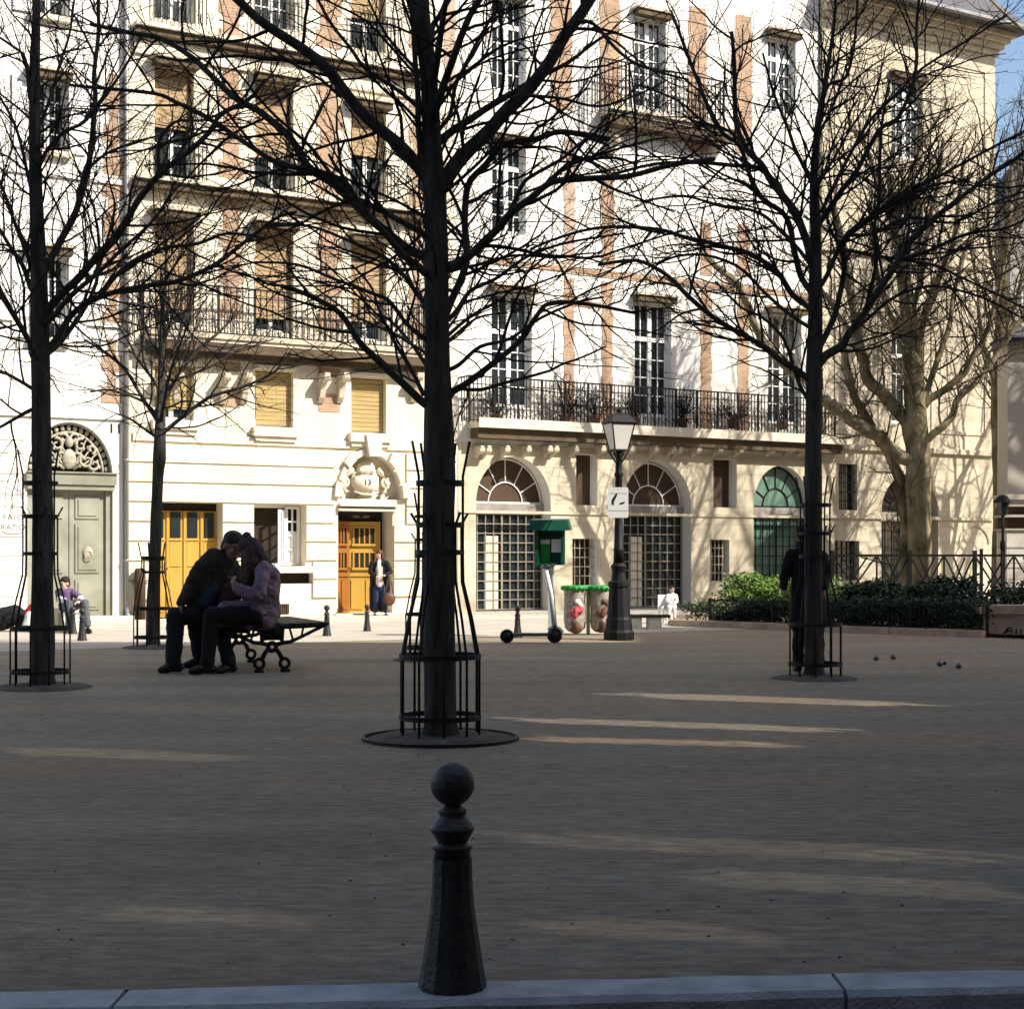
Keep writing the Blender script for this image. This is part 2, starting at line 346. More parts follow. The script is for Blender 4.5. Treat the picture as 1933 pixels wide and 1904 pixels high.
# ------------------------------------------------------------------ facades
ZTOP = 17.5
def clip_cells(xs, zs, holes):
    xs = sorted(set(round(x,4) for x in xs)); zs = sorted(set(round(z,4) for z in zs)); out = []
    for x0, x1 in zip(xs[:-1], xs[1:]):
        for z0, z1 in zip(zs[:-1], zs[1:]):
            cx, cz = (x0+x1)/2, (z0+z1)/2
            if not any(h[0] < cx < h[1] and h[2] < cz < h[3] for h in holes): out.append((x0,x1,z0,z1))
    return out
class Facade:
    """all coordinates local: x along the wall, -y outward, z up, in the frame of an Empty"""
    def __init__(s, name, label, u0, u1, proud=0.0, ztop=ZTOP, wallmat='plaster'):
        s.t0, s.t1, s.pr, s.ztop, s.wm = T(u0), T(u1), proud, ztop, wallmat
        s.o = Vector(FW(s.t0, proud, 0)); s.e = thing(name, label, 'building', s.o, TH)
        s.holes = []; s.arches = []; s.frames = []
    def x(s, u, d=0): return T(u, s.pr+d)-s.t0
    def z(s, u, v, d=0): return Z(u, v, s.pr+d)
    def rect(s, u0, u1, vt, vb):
        uc = (u0+u1)/2; return (s.x(u0), s.x(u1), s.z(uc, vb), s.z(uc, vt))
    def hole(s, r, depth=.32): s.holes.append(r); s.frames.append((r, depth)); return r
    def arch(s, u0, u1, vtop, vspring, vbot, depth=.45):
        uc = (u0+u1)/2; x0, x1 = s.x(u0), s.x(u1); zt, zs, zb = s.z(uc,vtop), s.z(uc,vspring), s.z(uc,vbot)
        s.holes.append((x0,x1,zb,zt)); s.arches.append((x0,x1,zb,zs,zt,depth)); return (x0,x1,zb,zs,zt)
    def wall(s, z0=0.0, m=None, revm=None):
        b = MB(); L = s.t1-s.t0
        xs = [0,L]; zs = [z0, s.ztop]
        for h in s.holes: xs += [h[0],h[1]]; zs += [max(z0,h[2]), h[3]]
        for x0,x1,za,zb in clip_cells([min(max(x,0),L) for x in xs], zs, s.holes):
            b.quad((x0,0,za),(x1,0,za),(x1,0,zb),(x0,0,zb))
        # side and top so that it has a body
        b.quad((0,0,z0),(0,0,s.ztop),(0,7,s.ztop),(0,7,z0)); b.quad((L,0,z0),(L,7,z0),(L,7,s.ztop),(L,0,s.ztop))
        b.quad((0,0,s.ztop),(L,0,s.ztop),(L,7,s.ztop),(0,7,s.ztop))
        for (x0,x1,za,zb), d in s.frames:
            b.quad((x0,0,za),(x0,0,zb),(x0,d,zb),(x0,d,za)); b.quad((x1,0,za),(x1,d,za),(x1,d,zb),(x1,0,zb))
            b.quad((x0,0,zb),(x1,0,zb),(x1,d,zb),(x0,d,zb)); b.quad((x0,0,za),(x0,d,za),(x1,d,za),(x1,0,za))
        for x0,x1,za,zs_,zt,d in s.arches:
            n = 20; cx, rx, rz = (x0+x1)/2, (x1-x0)/2, zt-zs_
            arc = [(cx-rx*math.cos(math.pi*i/n), zs_+rz*math.sin(math.pi*i/n)) for i in range(n+1)]
            for (ax,az),(bx,bz) in zip(arc[:-1], arc[1:]):
                b.quad((ax,0,az),(bx,0,bz),(bx,0,zt),(ax,0,zt)); b.quad((ax,0,az),(ax,d,az),(bx,d,bz),(bx,0,bz))
            b.quad((x0,0,za),(x0,0,zs_),(x0,d,zs_),(x0,d,za)); b.quad((x1,0,za),(x1,d,za),(x1,d,zs_),(x1,0,zs_))
        return b.build('wall', m or s.wm, s.e)
    def band(s, name, u0, u1, vt, vb, out, m, uref=None, parent=None, steps=None):
        ur = uref if uref is not None else (u0+u1)/2
        x0, x1 = s.x(u0), s.x(u1); z0, z1 = s.z(ur, vb), s.z(ur, vt)
        b = MB()
        if steps:
            for (f0, f1, o) in steps: b.box(x0-.0, x1, -out*o, .02, z0+(z1-z0)*f0, z0+(z1-z0)*f1)
        else: b.box(x0, x1, -out, .02, z0, z1)
        return b.build(name, m, parent or s.e)
def frame_boxes(b, x0, x1, z0, z1, y, w, th=.05):
    b.box(x0, x0+w, y, y+th, z0, z1); b.box(x1-w, x1, y, y+th, z0, z1)
    b.box(x0+w, x1-w, y+.002, y+th-.002, z0, z0+w); b.box(x0+w, x1-w, y+.002, y+th-.002, z1-w, z1)
def casement(fc, r, depth=.26, nx=2, nz=4, m='white_paint', gl='glass', pw=.07, transom=None, blind=None, blind_to=None, label=None):
    x0,x1,z0,z1 = r; b = MB(); xm = (x0+x1)/2; y = depth-.04
    frame_boxes(b, x0, x1, z0, z1, y, pw)
    zt = z1-(z1-z0)*transom if transom else z1-pw
    if transom: b.box(x0+pw, x1-pw, y-.01, y+.05, zt, zt+pw*1.3)
    b.box(xm-pw*.65, xm+pw*.65, y-.015, y+.045, z0+pw, z1-pw)
    for side in (0,1):
        a0, a1 = (x0+pw, xm-pw*.65) if side == 0 else (xm+pw*.65, x1-pw)
        for i in range(1, nx): xx = a0+(a1-a0)*i/nx; b.box(xx-.012, xx+.012, y+.008, y+.035, z0+pw, z1-pw)
        for i in range(1, nz): zz = z0+pw+(zt-z0-pw)*i/nz; b.box(a0, a1, y+.01, y+.033, zz-.013, zz+.013)
        if transom: pass
    w = b.build('window', m, fc.e)
    if label: w['label'] = label
    g_ = MB().quad((x0+.01,y+.03,z0+.01),(x1-.01,y+.03,z0+.01),(x1-.01,y+.03,z1-.01),(x0+.01,y+.03,z1-.01)); g_.build('pane', gl, w)
    if blind:
        bb = MB(); zb = blind_to if blind_to is not None else z0+.02; n = max(3, int((z1-zb)/.09)); hh = (z1-.02-zb)/n
        for i in range(n): bb.box(x0+.012, x1-.012, y-.07, y-.045, zb+hh*i+.002, zb+hh*(i+1)-.006); 
        bb.box(x0+.015, x1-.015, y-.045, y-.035, zb, z1-.02)
        bb.build('blind', blind, w)
    return w
def cornice(fc, parent, r, m, h=.16, out=.22, over=.1):
    x0,x1,z0,z1 = r; b = MB()
    b.box(x0-over, x1+over, -out, .01, z1+.115, z1+.12+h*.35); o = b.build('window_cornice', m, parent)
    k = MB(); k.box(x0-over*.5, x1+over*.5, -out*.82, .012, z1-.02, z1+.112); k.build('cornice_shade_band', 'shade_stone', parent)  # dark band paints in the shade below each window cornice
    return o
def sill(fc, parent, r, m, out=.14, h=.1, over=.06):
    x0,x1,z0,z1 = r; return MB().box(x0-over, x1+over, -out, .05, z0-h, z0-.002).build('sill', m, parent)
def brackets(fc, us, vref, m, out=.38, h=.55, w=.13, parent=None):
    """scroll consoles under a balcony: each its own part"""
    for u in us:
        x = fc.x(u); z = fc.z(u, vref); b = MB()
        prof = [(0,0),(-out,0),(-out,-.10),(-out*.86,-.17),(-out*.62,-.20),(-out*.46,-h*.55),(-out*.34,-h*.82),(-out*.12,-h),(0,-h)]
        n = len(prof); vs = [(x-w/2,y,z+q) for y, q in prof]+[(x+w/2,y,z+q) for y, q in prof]
        fs = [tuple(range(n)), tuple(range(2*n-1,n-1,-1))]+[(k,(k+1)%n,n+(k+1)%n,n+k) for k in range(n)]
        b.add(vs, fs); b.tube([(x-w/2-.02,-out*.8,z-.1),(x+w/2+.02,-out*.8,z-.1)], .07, 10)
        fixnormals(b.build('console', m, parent or fc.e))
def railing(fc, name, u0, u1, vt, vb, out, style='bars', m='iron', uref=None, sp=.12, parent=None, label=None, ends=True):
    ur = uref or (u0+u1)/2; x0, x1 = fc.x(u0, out), fc.x(u1, out); z0, z1 = fc.z(ur, vb, out), fc.z(ur, vt, out); b = MB(); y = -out
    b.box(x0, x1, y-.02, y+.02, z1-.03, z1); b.box(x0, x1, y-.012, y+.012, z0, z0+.025)
    if style != 'bars': b.box(x0, x1, y-.012, y+.012, z1-.20, z1-.18)
    n = max(2, int((x1-x0)/sp))
    for i in range(n+1):
        x = x0+(x1-x0)*i/n; th = .009
        if style == 'scroll' and i % 6 == 0: th = .022
        b.box(x-th, x+th, y-th, y+th, z0-.04, z1)
        if style == 'scroll' and i % 2 == 0 and i < n:
            c = Vector((x+(x1-x0)/n, y, z0+(z1-.2-z0)*.5)); hh = (z1-.2-z0)*.42
            for sg in (1,-1):
                pts = []
                for k in range(22):
                    a = k/21*2.2*math.pi; r_ = .075*(1-k/26)
                    pts.append(c+Vector((sg*(.0+r_*math.cos(a)), 0, sg*(hh*.55+r_*1.3*math.sin(a)))))
                b.tube(pts, .007, 4)
            b.tube([c+Vector((-.07,0,hh*.55)), c+Vector((.05,0,0)), c+Vector((-.05,0,-.0)), c+Vector((.07,0,-hh*.55))], .007, 4)
    if ends:
        for xx in (x0, x1):
            b.bar((xx,y,z1-.02),(xx,0,z1-.02),.03); 
            for k in range(1,4): b.bar((xx,y*k/4,z0),(xx,y*k/4,z1),.018)
    o = b.build(name, m, parent or fc.e)
    if label: o['label'] = label
    return o
def courses(fc, x0, x1, z0, z1, h, m, out=.035, gap=.03, holes=None, stagger=True, name='stone_courses', bl=1.1):
    b = MB(); holes = holes or []; n = max(1, round((z1-z0)/h)); hh = (z1-z0)/n; r_ = random.Random(int(x0*10)+n)
    for i in range(n):
        za, zb = z0+hh*i+gap/2, z0+hh*(i+1)-gap/2
        segs = [(x0,x1)]
        for hx0,hx1,hz0,hz1 in holes:
            if hz0 < zb-.01 and hz1 > za+.01:
                ns = []
                for a, c in segs:
                    if hx1 <= a or hx0 >= c: ns.append((a,c)); continue
                    if a < hx0-.04: ns.append((a,hx0))
                    if c > hx1+.04: ns.append((hx1,c))
                segs = ns
        for a, c in segs:
            m_ = max(1, round((c-a)/bl)); off = .5 if (stagger and i % 2) else 0
            cuts = [a]+[a+(c-a)*(k+off)/m_ for k in range(1 if not off else 0, m_)]+[c]
            for q0, q1 in zip(cuts[:-1], cuts[1:]):
                if q1-q0 > .03: b.box(q0+.002, q1-.002, -out, .0, za, zb)
    return b.build(name, m, fc.e)
def quoined_brick(fc, u0, u1, vt, vb, m='brick', uref=None, out=.012, jag=.10, jh=.36):
    ur = uref or (u0+u1)/2; x0, x1 = fc.x(u0), fc.x(u1); z0, z1 = fc.z(ur, vb), fc.z(ur, vt); b = MB()
    n = max(1, int(round((z1-z0)/jh))); hh = (z1-z0)/n
    for i in range(n):
        j = jag if i % 2 else 0.0
        b.box(x0+j, x1-j, -out, 0.0, z0+hh*i, z0+hh*(i+1)) if True else None
    return b.build('brick_panel', m, fc.e)
# ---------- building A: white house with the big green door, far left
A = Facade('white_house', 'white plastered house at the left with an arched grey-green door under number 11', -250, 233)
rA = A.arch(51, 213, 796, 895, 1163, .22)
awin = []
for (u0,u1,vt,vb) in ((58,127,150,285),(58,127,405,440),(58,127,480,640),(60,128,-95,30),(-130,-55,130,270),(-130,-55,450,620)):
    if vb-vt < 60: continue
    awin.append(A.hole(A.rect(u0,u1,vt,vb), .25))
A.wall()
for i, r in enumerate(awin):
    w = casement(A, r, .22, 2, 4, gl='glass'); cornice(A, w, r, 'old_stone', .14, .3); sill(A, w, r, 'stone')
    # half-closed shutters
    for q0,q1 in ((r[0]-.36,r[0]-.02),(r[1]+.02,r[1]+.36)): MB().box(q0, q1, -.05, -.012, r[2], r[3]).build('shutter', 'white_paint', w)
    rb = MB(); zt = r[2]+.85
    rb.box(r[0]-.02, r[1]+.02, -.12, -.09, zt-.03, zt)
    for k in range(9): xx = r[0]+(r[1]-r[0])*k/8; rb.box(xx-.008, xx+.008, -.115, -.098, r[2]-.02, zt)
    rb.build('window_rail', 'iron', w)
for v in (828, 853, 892, 931, 954, 1047, 1086, 1125):
    for (ua, ub) in ((-240, 46),):
        x0, x1 = A.x(ua), A.x(ub); z = A.z(0, v); MB().box(x0, x1, -.012, -.0, z-.012, z+.004).build('joint', 'old_stone', A.e)
for v in (793, 350, 620):
    A.band('string_course', -240, 232, v-9, v, .05, 'plaster', uref=232)
# big door inside arch
x0,x1,zb,zs,zt = rA; cx = (x0+x1)/2; rx = (x1-x0)/2; rz = zt-zs
ft = MB(); n = 28
ft.add([(cx-rx*math.cos(math.pi*i/n), .20, zs+rz*math.sin(math.pi*i/n)) for i in range(n+1)], [tuple(range(n+1))])
fl = ft.build('fanlight', 'interior', A.e); fl['label'] = 'carved fanlight of pale scrollwork over dark glass'
sc = MB(); rs = random.Random(11)
def ell(a, f): return Vector((cx-rx*f*math.cos(a), .13, zs+.06+(rz-.06)*f*math.sin(a)))
sc.tube([ell(math.pi*i/30, .80) for i in range(31)], .028, 6)
sc.tube([ell(math.pi*i/30, .985) for i in range(31)], .03, 6)
for i in range(19): p = ell(math.pi*(i+.5)/19, .89); sc.ball(p, (.045,.03,.06), 8)
for sx in (-1,1):
    for (px,pz,r0,turn,st) in ((.16,.22,.15,2.3,0),(.42,.20,.15,2.2,2.4),(.28,.50,.13,2.2,1.2),(.60,.13,.12,2.0,3.3),(.12,.62,.10,2.0,.6),(.52,.42,.10,2.1,5.0)):
        c = Vector((cx+sx*px*rx, .12, zs+.08+pz*rz)); pts = []
        for k in range(26):
            a = st+k/25*turn*math.pi; rr = r0*(1-.8*k/25); pts.append(c+Vector((sx*rr*math.cos(a), 0, rr*math.sin(a))))
        sc.tube(pts, [.036-.02*k/25 for k in range(26)], 6)
        for k in (5,10,15): q = pts[k]; sc.ball(q+(q-c)*.35, (.03,.02,.045), 6)
for a0 in (.5,.75,1.0,1.25,1.57,1.9,2.15,2.4,2.65): sc.tube([ell(a0,.12),ell(a0+.06,.45),ell(a0-.03,.78)], [.03,.02,.012], 5)
sc.ball((cx,.1,zs+.3*rz),(.14,.05,.2),12); sc.ball((cx,.08,zs+.62*rz),(.08,.05,.11),10)
sc.build('scrollwork', 'relief_grey', fl, True)
dl = MB(); dl.box(x0-.03, x1+.05, -.10, .18, zs-.20, zs+.02); dl.box(x0, x1+.02, -.06, .17, zs-.30, zs-.203); dl.box(x0-.01,x1+.08,-.14,.15,zs+.022,zs+.05)
dl.build('door_lintel', 'green_door', A.e)
zt2 = zs-.30
for i, (a, c) in enumerate(((x0+.13, cx-.01),(cx+.01, x1-.13))):
    d = MB(); d.box(a, c, .12, .17, .06, zt2)
    for (za, zc) in ((.25, .85), (.98, 1.95), (2.05, zt2-.12)):
        if zc-za < .1: continue
        ww = c-a; d.box(a+ww*.16, c-ww*.16, .095, .12, za, zc); d.box(a+ww*.24, c-ww*.24, .075, .095, za+.06, zc-.06)
    dd = d.build('door_leaf', 'green_door', A.e)
    k = MB(); k.ball(((a+c)/2, .06, 1.08+.3), (.10,.03,.13), 12); k.tube([((a+c)/2+.07*math.cos(q),.03,1.32+.09*math.sin(q)) for q in [j*.5 for j in range(13)]], .012, 6); k.build('knocker', 'relief_grey', dd)
jb = MB(); jb.box(x0, x0+.12, .06, .2, 0.05, zt2); jb.box(x1-.12, x1, .06, .2, 0.05, zt2); jb.build('door_frame', 'green_door', A.e)
MB().box(x0-.25, x1+.35, -.28, .25, .05, .13).build('doorstep', 'stone', A.e)
for q in (-.075,.075): text_mesh('house_digit', '1', .27, 'ink', A.e, Matrix.Translation((A.x(217.5)+q, -.012, A.z(218,809))) @ Matrix.Rotation(R(90),4,'X'), .006)
pl = MB(); pr = A.rect(-6, 42, 962, 1010); pl.box(pr[0], pr[1], -.02, 0, pr[2]-.02, pr[3]+.03); plq = pl.build('wall_plaque', 'plaster', A.e)
text_mesh('engraved_line', 'PAIO', .15, 'grey_ink', plq, Matrix.Translation((A.x(24), -.022, A.z(24,976))) @ Matrix.Rotation(R(90),4,'X'), .003, 1.2)
text_mesh('engraved_line', 'RADO', .15, 'grey_ink', plq, Matrix.Translation((A.x(24), -.022, A.z(24,995))) @ Matrix.Rotation(R(90),4,'X'), .003, 1.2)
MB().tube([(A.x(24)+.2*math.cos(a), -.022, A.z(24,1000)+.08*math.sin(a)) for a in [math.pi*(1+k/12) for k in range(13)]], .01, 5).build('engraved_arc', 'grey_ink', plq)
# downpipe between the two houses
dp = thing('downpipe', 'pale vertical downpipe running down between the white and the brick house', 'downpipe', FW(T(236), .10, 0), TH)
b = MB(); b.tube([(0,0,.25),(0,0,16.5)], .045, 8); b.tube([(0,0,.27),(0,-.06,.14),(0,-.16,.1)], .045, 8)
for z in (1.2,3.2,5.4,7.6,9.8,12,14): b.tube([(0,0,z),(0,0,z+.05)], .06, 8)
b.build('pipe', 'zinc', dp, True)
b = MB(); b.box(-.05,.05,0,.10,3.2,3.26); b.box(-.05,.05,0,.10,9.8,9.86); b.box(-.05,.05,0,.10,14,14.06); b.build('wall_bracket', 'zinc', dp)
# ---------- building B: brick and stone house
Bf = Facade('brick_and_stone_house', 'brick and cream stone house with tan blinds, yellow doors and number 13 over the entrance', 237, 862, proud=.03)
wins = []
def bw(u0,u1,vt,vb,**k): r = Bf.hole(Bf.rect(u0,u1,vt,vb), .30); wins.append((r,k)); return r
cols = ((292,366),(482,554),(663,729))
bw(292,366,-95,40, kind='plain'); bw(482,554,-70,52, kind='plain'); bw(663,729,-60,95, kind='lowblind', bl=33)
bw(292,366,128,342,kind='half', bl=240); bw(482,554,158,358,kind='half', bl=297); bw(663,729,205,374,kind='half', bl=292)
bw(292,366,412,612,kind='blind', bl=585); bw(482,554,434,626,kind='blind', bl=600); bw(663,729,458,642,kind='blind', bl=606)
bw(292,366,690,792,kind='yellow', bl=770); bw(482,554,700,806,kind='yellow', bl=800); bw(663,729,713,817,kind='yellow', bl=812)
gar = Bf.hole(Bf.rect(290,419,948,1168), .38); gar = (gar[0],gar[1],.05,gar[3]); Bf.holes[-1] = gar; Bf.frames[-1] = (gar,.38)
ow = Bf.hole(Bf.rect(478,577,952,1068), .42)
dr_ = Bf.rect(638,741,964,1165); dr = (dr_[0],dr_[1],.05,dr_[3]); Bf.holes.append(dr); Bf.frames.append((dr,.42))
ta = Bf.arch(641,757,857,941,942,.30)
vent = Bf.hole(Bf.rect(524,590,1079,1101), .3); gr2 = Bf.hole(Bf.rect(527,546,1139,1159), .12)
Bf.wall(0, 'stone')
for r, k in wins:
    kind = k['kind']; x0,x1,z0,z1 = r; uc = None
    bz = None
    if 'bl' in k:
        us = [c for c in cols if abs(Bf.x(c[0])-x0) < .05][0]; bz = Bf.z((us[0]+us[1])/2, k['bl'])
    bl = {'plain':None,'lowblind':'blind_tan','half':'blind_tan','blind':'blind_tan','yellow':'blind_yellow'}[kind]
    w = casement(Bf, r, .26, 1 if kind != 'plain' else 2, 3, gl='glass', blind=bl, blind_to=bz)
    if kind != 'yellow': cornice(Bf, w, r, 'old_stone', .2, .30)
    else:
        b = MB(); b.box(x0-.08, x1+.08, -.16, .0, z0-.20, z0-.01); b.box(x0-.03,x1+.03,-.10,0,z0-.30,z0-.202); b.build('sill', 'stone', w)
        b = MB(); b.box(x0-.04,x1+.04,-.12,0,z1+.02,z1+.10); b.build('window_cornice', 'stone', w)
    if kind in ('half','plain','lowblind'):
        rb = MB(); zt = z0+.75; rb.box(x0-.02, x1+.25, -.16, -.13, zt-.03, zt)
        for q in range(13): xx = x0+(x1+.22-x0)*q/12; rb.box(xx-.009, xx+.009, -.155, -.135, z0-.02, zt)
        for q in range(4): rb.bar((x0+(x1-x0)*q/4,-.145,z0),(x0+(x1-x0)*(q+1)/4,-.145,zt),.012)
        rb.build('window_rail', 'iron', w)
# brick strips with toothed quoins
for (u0,u1) in ((193,0),): pass
for (u0,u1) in ((413,460),(597,645),(772,800)):
    for (vt,vb) in ((-130,90),(102,336) if u0<500 else ((118,366) if u0<700 else (150,390)),(368,600) if u0<500 else ((392,626) if u0<700 else (410,640))):
        quoined_brick(Bf, u0, u1, vt, vb)
quoined_brick(Bf, 413,454,684,701); quoined_brick(Bf, 413,454,734,768); quoined_brick(Bf, 601,641,695,712); quoined_brick(Bf,601,641,743,777); quoined_brick(Bf,774,800,700,760)
# brick strip on the boundary of the white house
for (vt,vb,u0,u1) in ((140,330,196,234),(335,520,193,232),(530,620,195,232),(640,760,192,230)):
    ur = (u0+u1)/2; quoined_brick(A, u0, u1, vt, vb, 'brick', out=.014, jag=.12)
# upper string courses and the balcony
sst = [(0,.35,.55),(.352,.7,.8),(.702,1,1)]
Bf.band('string_course', 250, 800, 98, 105, .30, 'stone', uref=556)
Bf.band('string_course_shade_band', 250, 800, 106, 117, .22, 'shade_stone', uref=556)  # dark strip paints in the shade below the string course
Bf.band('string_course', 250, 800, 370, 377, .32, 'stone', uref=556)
Bf.band('string_course_shade_band', 250, 800, 378, 390, .24, 'shade_stone', uref=556)
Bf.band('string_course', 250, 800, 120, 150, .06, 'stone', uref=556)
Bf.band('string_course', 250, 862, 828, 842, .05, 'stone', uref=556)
Bf.band('balcony_shade_band', 275, 796, 663, 688, .40, 'shade_stone', uref=556, steps=[(0,.4,.55),(.402,1,1)])  # dark steps paint in the shade below the balcony slab
bal = Bf.band('balcony_slab', 268, 800, 646, 662, .46, 'old_stone', uref=556, steps=[(0,.45,.9),(.452,1,1)]); bal['label'] = 'long stone balcony slab under the brick storeys'
brackets(Bf, (300,330,418,458,604,640,778), 706, 'old_stone', .4, .62, .12)
railing(Bf, 'balcony_railing', 270, 800, 552, 640, .43, 'scroll', uref=556, sp=.13)
# rusticated ground floor
zr0, zr1 = .05, Bf.z(480,838); L = Bf.t1-Bf.t0
holes = [gar, ow, (dr[0]-.02,dr[1]+.02,dr[2],dr[3]+.12), (ta[0]-.12,ta[1]+.12,ta[2]-.3,ta[4]+.1), (vent[0],vent[1],vent[2],vent[3]), gr2]
courses(Bf, .02, L-.25, .42, zr1-.05, .385, 'stone', .05, .035, holes, bl=9)
Bf.band('plinth', 238, 636, 1128, 1168, .075, 'stone', uref=636) if False else None
# tympanum and cartouche
x0,x1,zb,zs,zt = ta; cx=(x0+x1)/2; rx=(x1-x0)/2; rz=zt-zs; n=24
tp = MB().add([(cx-rx*math.cos(math.pi*i/n), .22, zb+(zs-zb)*0+rz*math.sin(math.pi*i/n)+0) for i in range(n+1)], [tuple(range(n+1))]).build('tympanum', 'stone', Bf.e)
vo = MB()
for i in range(9):
    a0, a1 = math.pi*i/9+.03, math.pi*(i+1)/9-.03; o = .09 if i % 2 == 0 else .04; r1 = 1.22 if i%2==0 else 1.14
    pts = [(cx-rx*f*math.cos(a), zs+rz*f*math.sin(a)) for a, f in ((a0,1.0),((a0+a1)/2,1.0),(a1,1.0),(a1,r1),((a0+a1)/2,r1),(a0,r1))]
    vo.prism(pts, lambda p,q,d: (p,d,q), -.05-o, 0)
vo.prism([(cx-.12,zt-.05),(cx+.12,zt-.05),(cx+.2,zt+.42),(cx-.2,zt+.42)], lambda p,q,d:(p,d,q), -.22, 0)
fixnormals(vo.build('arch_stones', 'stone', Bf.e))
ca = MB(); zc = zs+rz*.42
ca.ball((cx-.08,.14,zc),(.34,.12,.30),18); ca.ball((cx-.08,.08,zc+.26),(.22,.12,.16),14); ca.box(cx-.36,cx+.20,.02,.1,zc-.22,zc+.08)
for sx in (-1,1):
    pts = [Vector((cx-.08+sx*(.30+.22*math.sin(k/10*2.4)), .1, zc+.25-.52*k/10)) for k in range(11)]
    ca.tube(pts, [.05+.03*math.sin(k*1.3) for k in range(11)], 8)
    ca.tube([Vector((cx-.08+sx*.5+.1*math.cos(a)*sx,.1,zc-.05+.1*math.sin(a))) for a in [q*.45 for q in range(13)]], .03, 6)
    ca.ball((cx-.08+sx*.13,.0,zc+.20),(.08,.05,.045),8)
ca.tube([(cx-.38,.03,zc-.25),(cx-.2,0,zc-.31),(cx+.05,0,zc-.31),(cx+.2,.03,zc-.25)], .022, 6)
ca.box(cx-.22,cx+.08,.06,.14,zc-.52,zc-.34); ca.ball((cx-.07,.06,zc-.5),(.1,.06,.06),10)
cart = ca.build('cartouche', 'stone', Bf.e, True)
for q, ch_ in ((-.05,'1'),(.045,'3')): text_mesh('house_digit', ch_, .17, 'ink', cart, Matrix.Translation((cx-.06+q, .012, zc-.05)) @ Matrix.Rotation(R(90),4,'X'), .006)
b = MB(); b.box(dr[0]-.02,dr[1]+.06,-.10,.0,dr[3]+.0,dr[3]+.05); b.box(dr[0]-.01,dr[1]+.10,-.16,.0,dr[3]+.10,dr[3]+.15); b.build('door_hood','stone',Bf.e)
# garage-like yellow door left
x0,x1,z0,z1 = gar; ud0, ud1 = Bf.x(300), Bf.x(404)
d = MB(); xa, xb = x0, x1; d.box(xa, xb, .30, .36, z0+.01, z1-.16)
npan = 4; ww = (xb-xa)/npan
zz0, zz1 = Bf.z(355,1014), Bf.z(355,966)
for i in range(npan):
    a, c = xa+ww*i+.03, xa+ww*(i+1)-.03
    d.box(a-.03, a+.03, .27, .30, z0+.01, z1-.17)
    d.box(a+.04, c-.02, .28, .30, z0+.12, z0+.95); d.box(a+.04, c-.02, .28, .30, z0+1.05, zz0-.08); d.box(a, c, .26, .30, zz0-.06, zz0-.01)
dd = d.build('garage_door', 'yellow_door', Bf.e); dd['label'] = 'yellow wooden garage door with three small panes'
MB().box(xa, xb, .34, .39, z1-.16, z1).build('lintel_shade_board', 'interior', Bf.e)  # dark board stands in for the lintel's shadow above the door
pn = MB()
for i in range(npan): a, c = xa+ww*i+.09, xa+ww*(i+1)-.07; pn.box(a, c, .262, .31, zz0, zz1)
pn.build('pane', 'glass', dd)
# entrance door: left leaf shut and right leaf ajar
x0,x1,z0,z1 = dr; xm = Bf.x(673); 
def leaf(p0, p1, m, lab):
    """a door leaf standing between plan points p0 and p1 (local x,y)"""
    ax = Vector((p1[0]-p0[0], p1[1]-p0[1], 0)); Lw = ax.length; ax.normalize(); nn = Vector((ax.y, -ax.x, 0)); o = Vector((p0[0],p0[1],0)); h = z1-.22-z0
    def q(a, z, d): return o+ax*a+nn*d+Vector((0,0,z))
    def bx(bm_, a0,a1,za,zb_,d0,d1):
        vs = [q(a0,za,d0),q(a1,za,d0),q(a1,za,d1),q(a0,za,d1),q(a0,zb_,d0),q(a1,zb_,d0),q(a1,zb_,d1),q(a0,zb_,d1)]
        bm_.add(vs, [(0,3,2,1),(4,5,6,7),(0,1,5,4),(1,2,6,5),(2,3,7,6),(3,0,4,7)])
    bm_ = MB(); bx(bm_, 0, Lw, z0+.01, z0+h, -.05, 0)
    bx(bm_, .1*Lw, .45*Lw, z0+.1, z0+.75, 0, .02); bx(bm_, .55*Lw, .9*Lw, z0+.1, z0+.75, 0, .02); bx(bm_, .05*Lw,.95*Lw, z0+.82,z0+.86,0,.03)
    gl = MB()
    for (za,zb_) in ((z0+h*.50,z0+h*.66),(z0+h*.76,z0+h*.93)):
        bx(gl, .2*Lw, .82*Lw, za, zb_, 0, .006)
        bx(bm_, .15*Lw,.2*Lw,za-.03,zb_+.03,0,.03); bx(bm_, .82*Lw,.87*Lw,za-.03,zb_+.03,0,.03); bx(bm_, .2*Lw,.82*Lw,zb_,zb_+.03,0,.03); bx(bm_, .12*Lw,.9*Lw,za-.05,za,0,.05)
        for k in (1,2,3): a = Lw*(.2+.62*k/4); bx(bm_, a-.014, a+.014, za, zb_, .006, .022)
    o_ = bm_.build('door_leaf', m, Bf.e); o_['label'] = lab; gl.build('pane', 'interior', o_)
    hd = MB(); c = q(Lw*.93, z0+1.0, .05); hd.ball(c, .03, 8); hd.build('handle', 'steel', o_)
leaf((x0, .34), (xm, .36), 'shaded_yellow_door', 'left leaf of the entrance door, its shade painted in as orange-brown')
leaf((xm+.03, .52), (x1-.12, .36), 'yellow_door', 'golden yellow right leaf standing ajar')
MB().box(x0-.02, x1+.02, .55, .56, z0, z1).build('hallway', 'interior', Bf.e)
MB().box(x0-.1, x1+.1, -.15, .5, .05, .08).build('doorstep', 'stone', Bf.e)
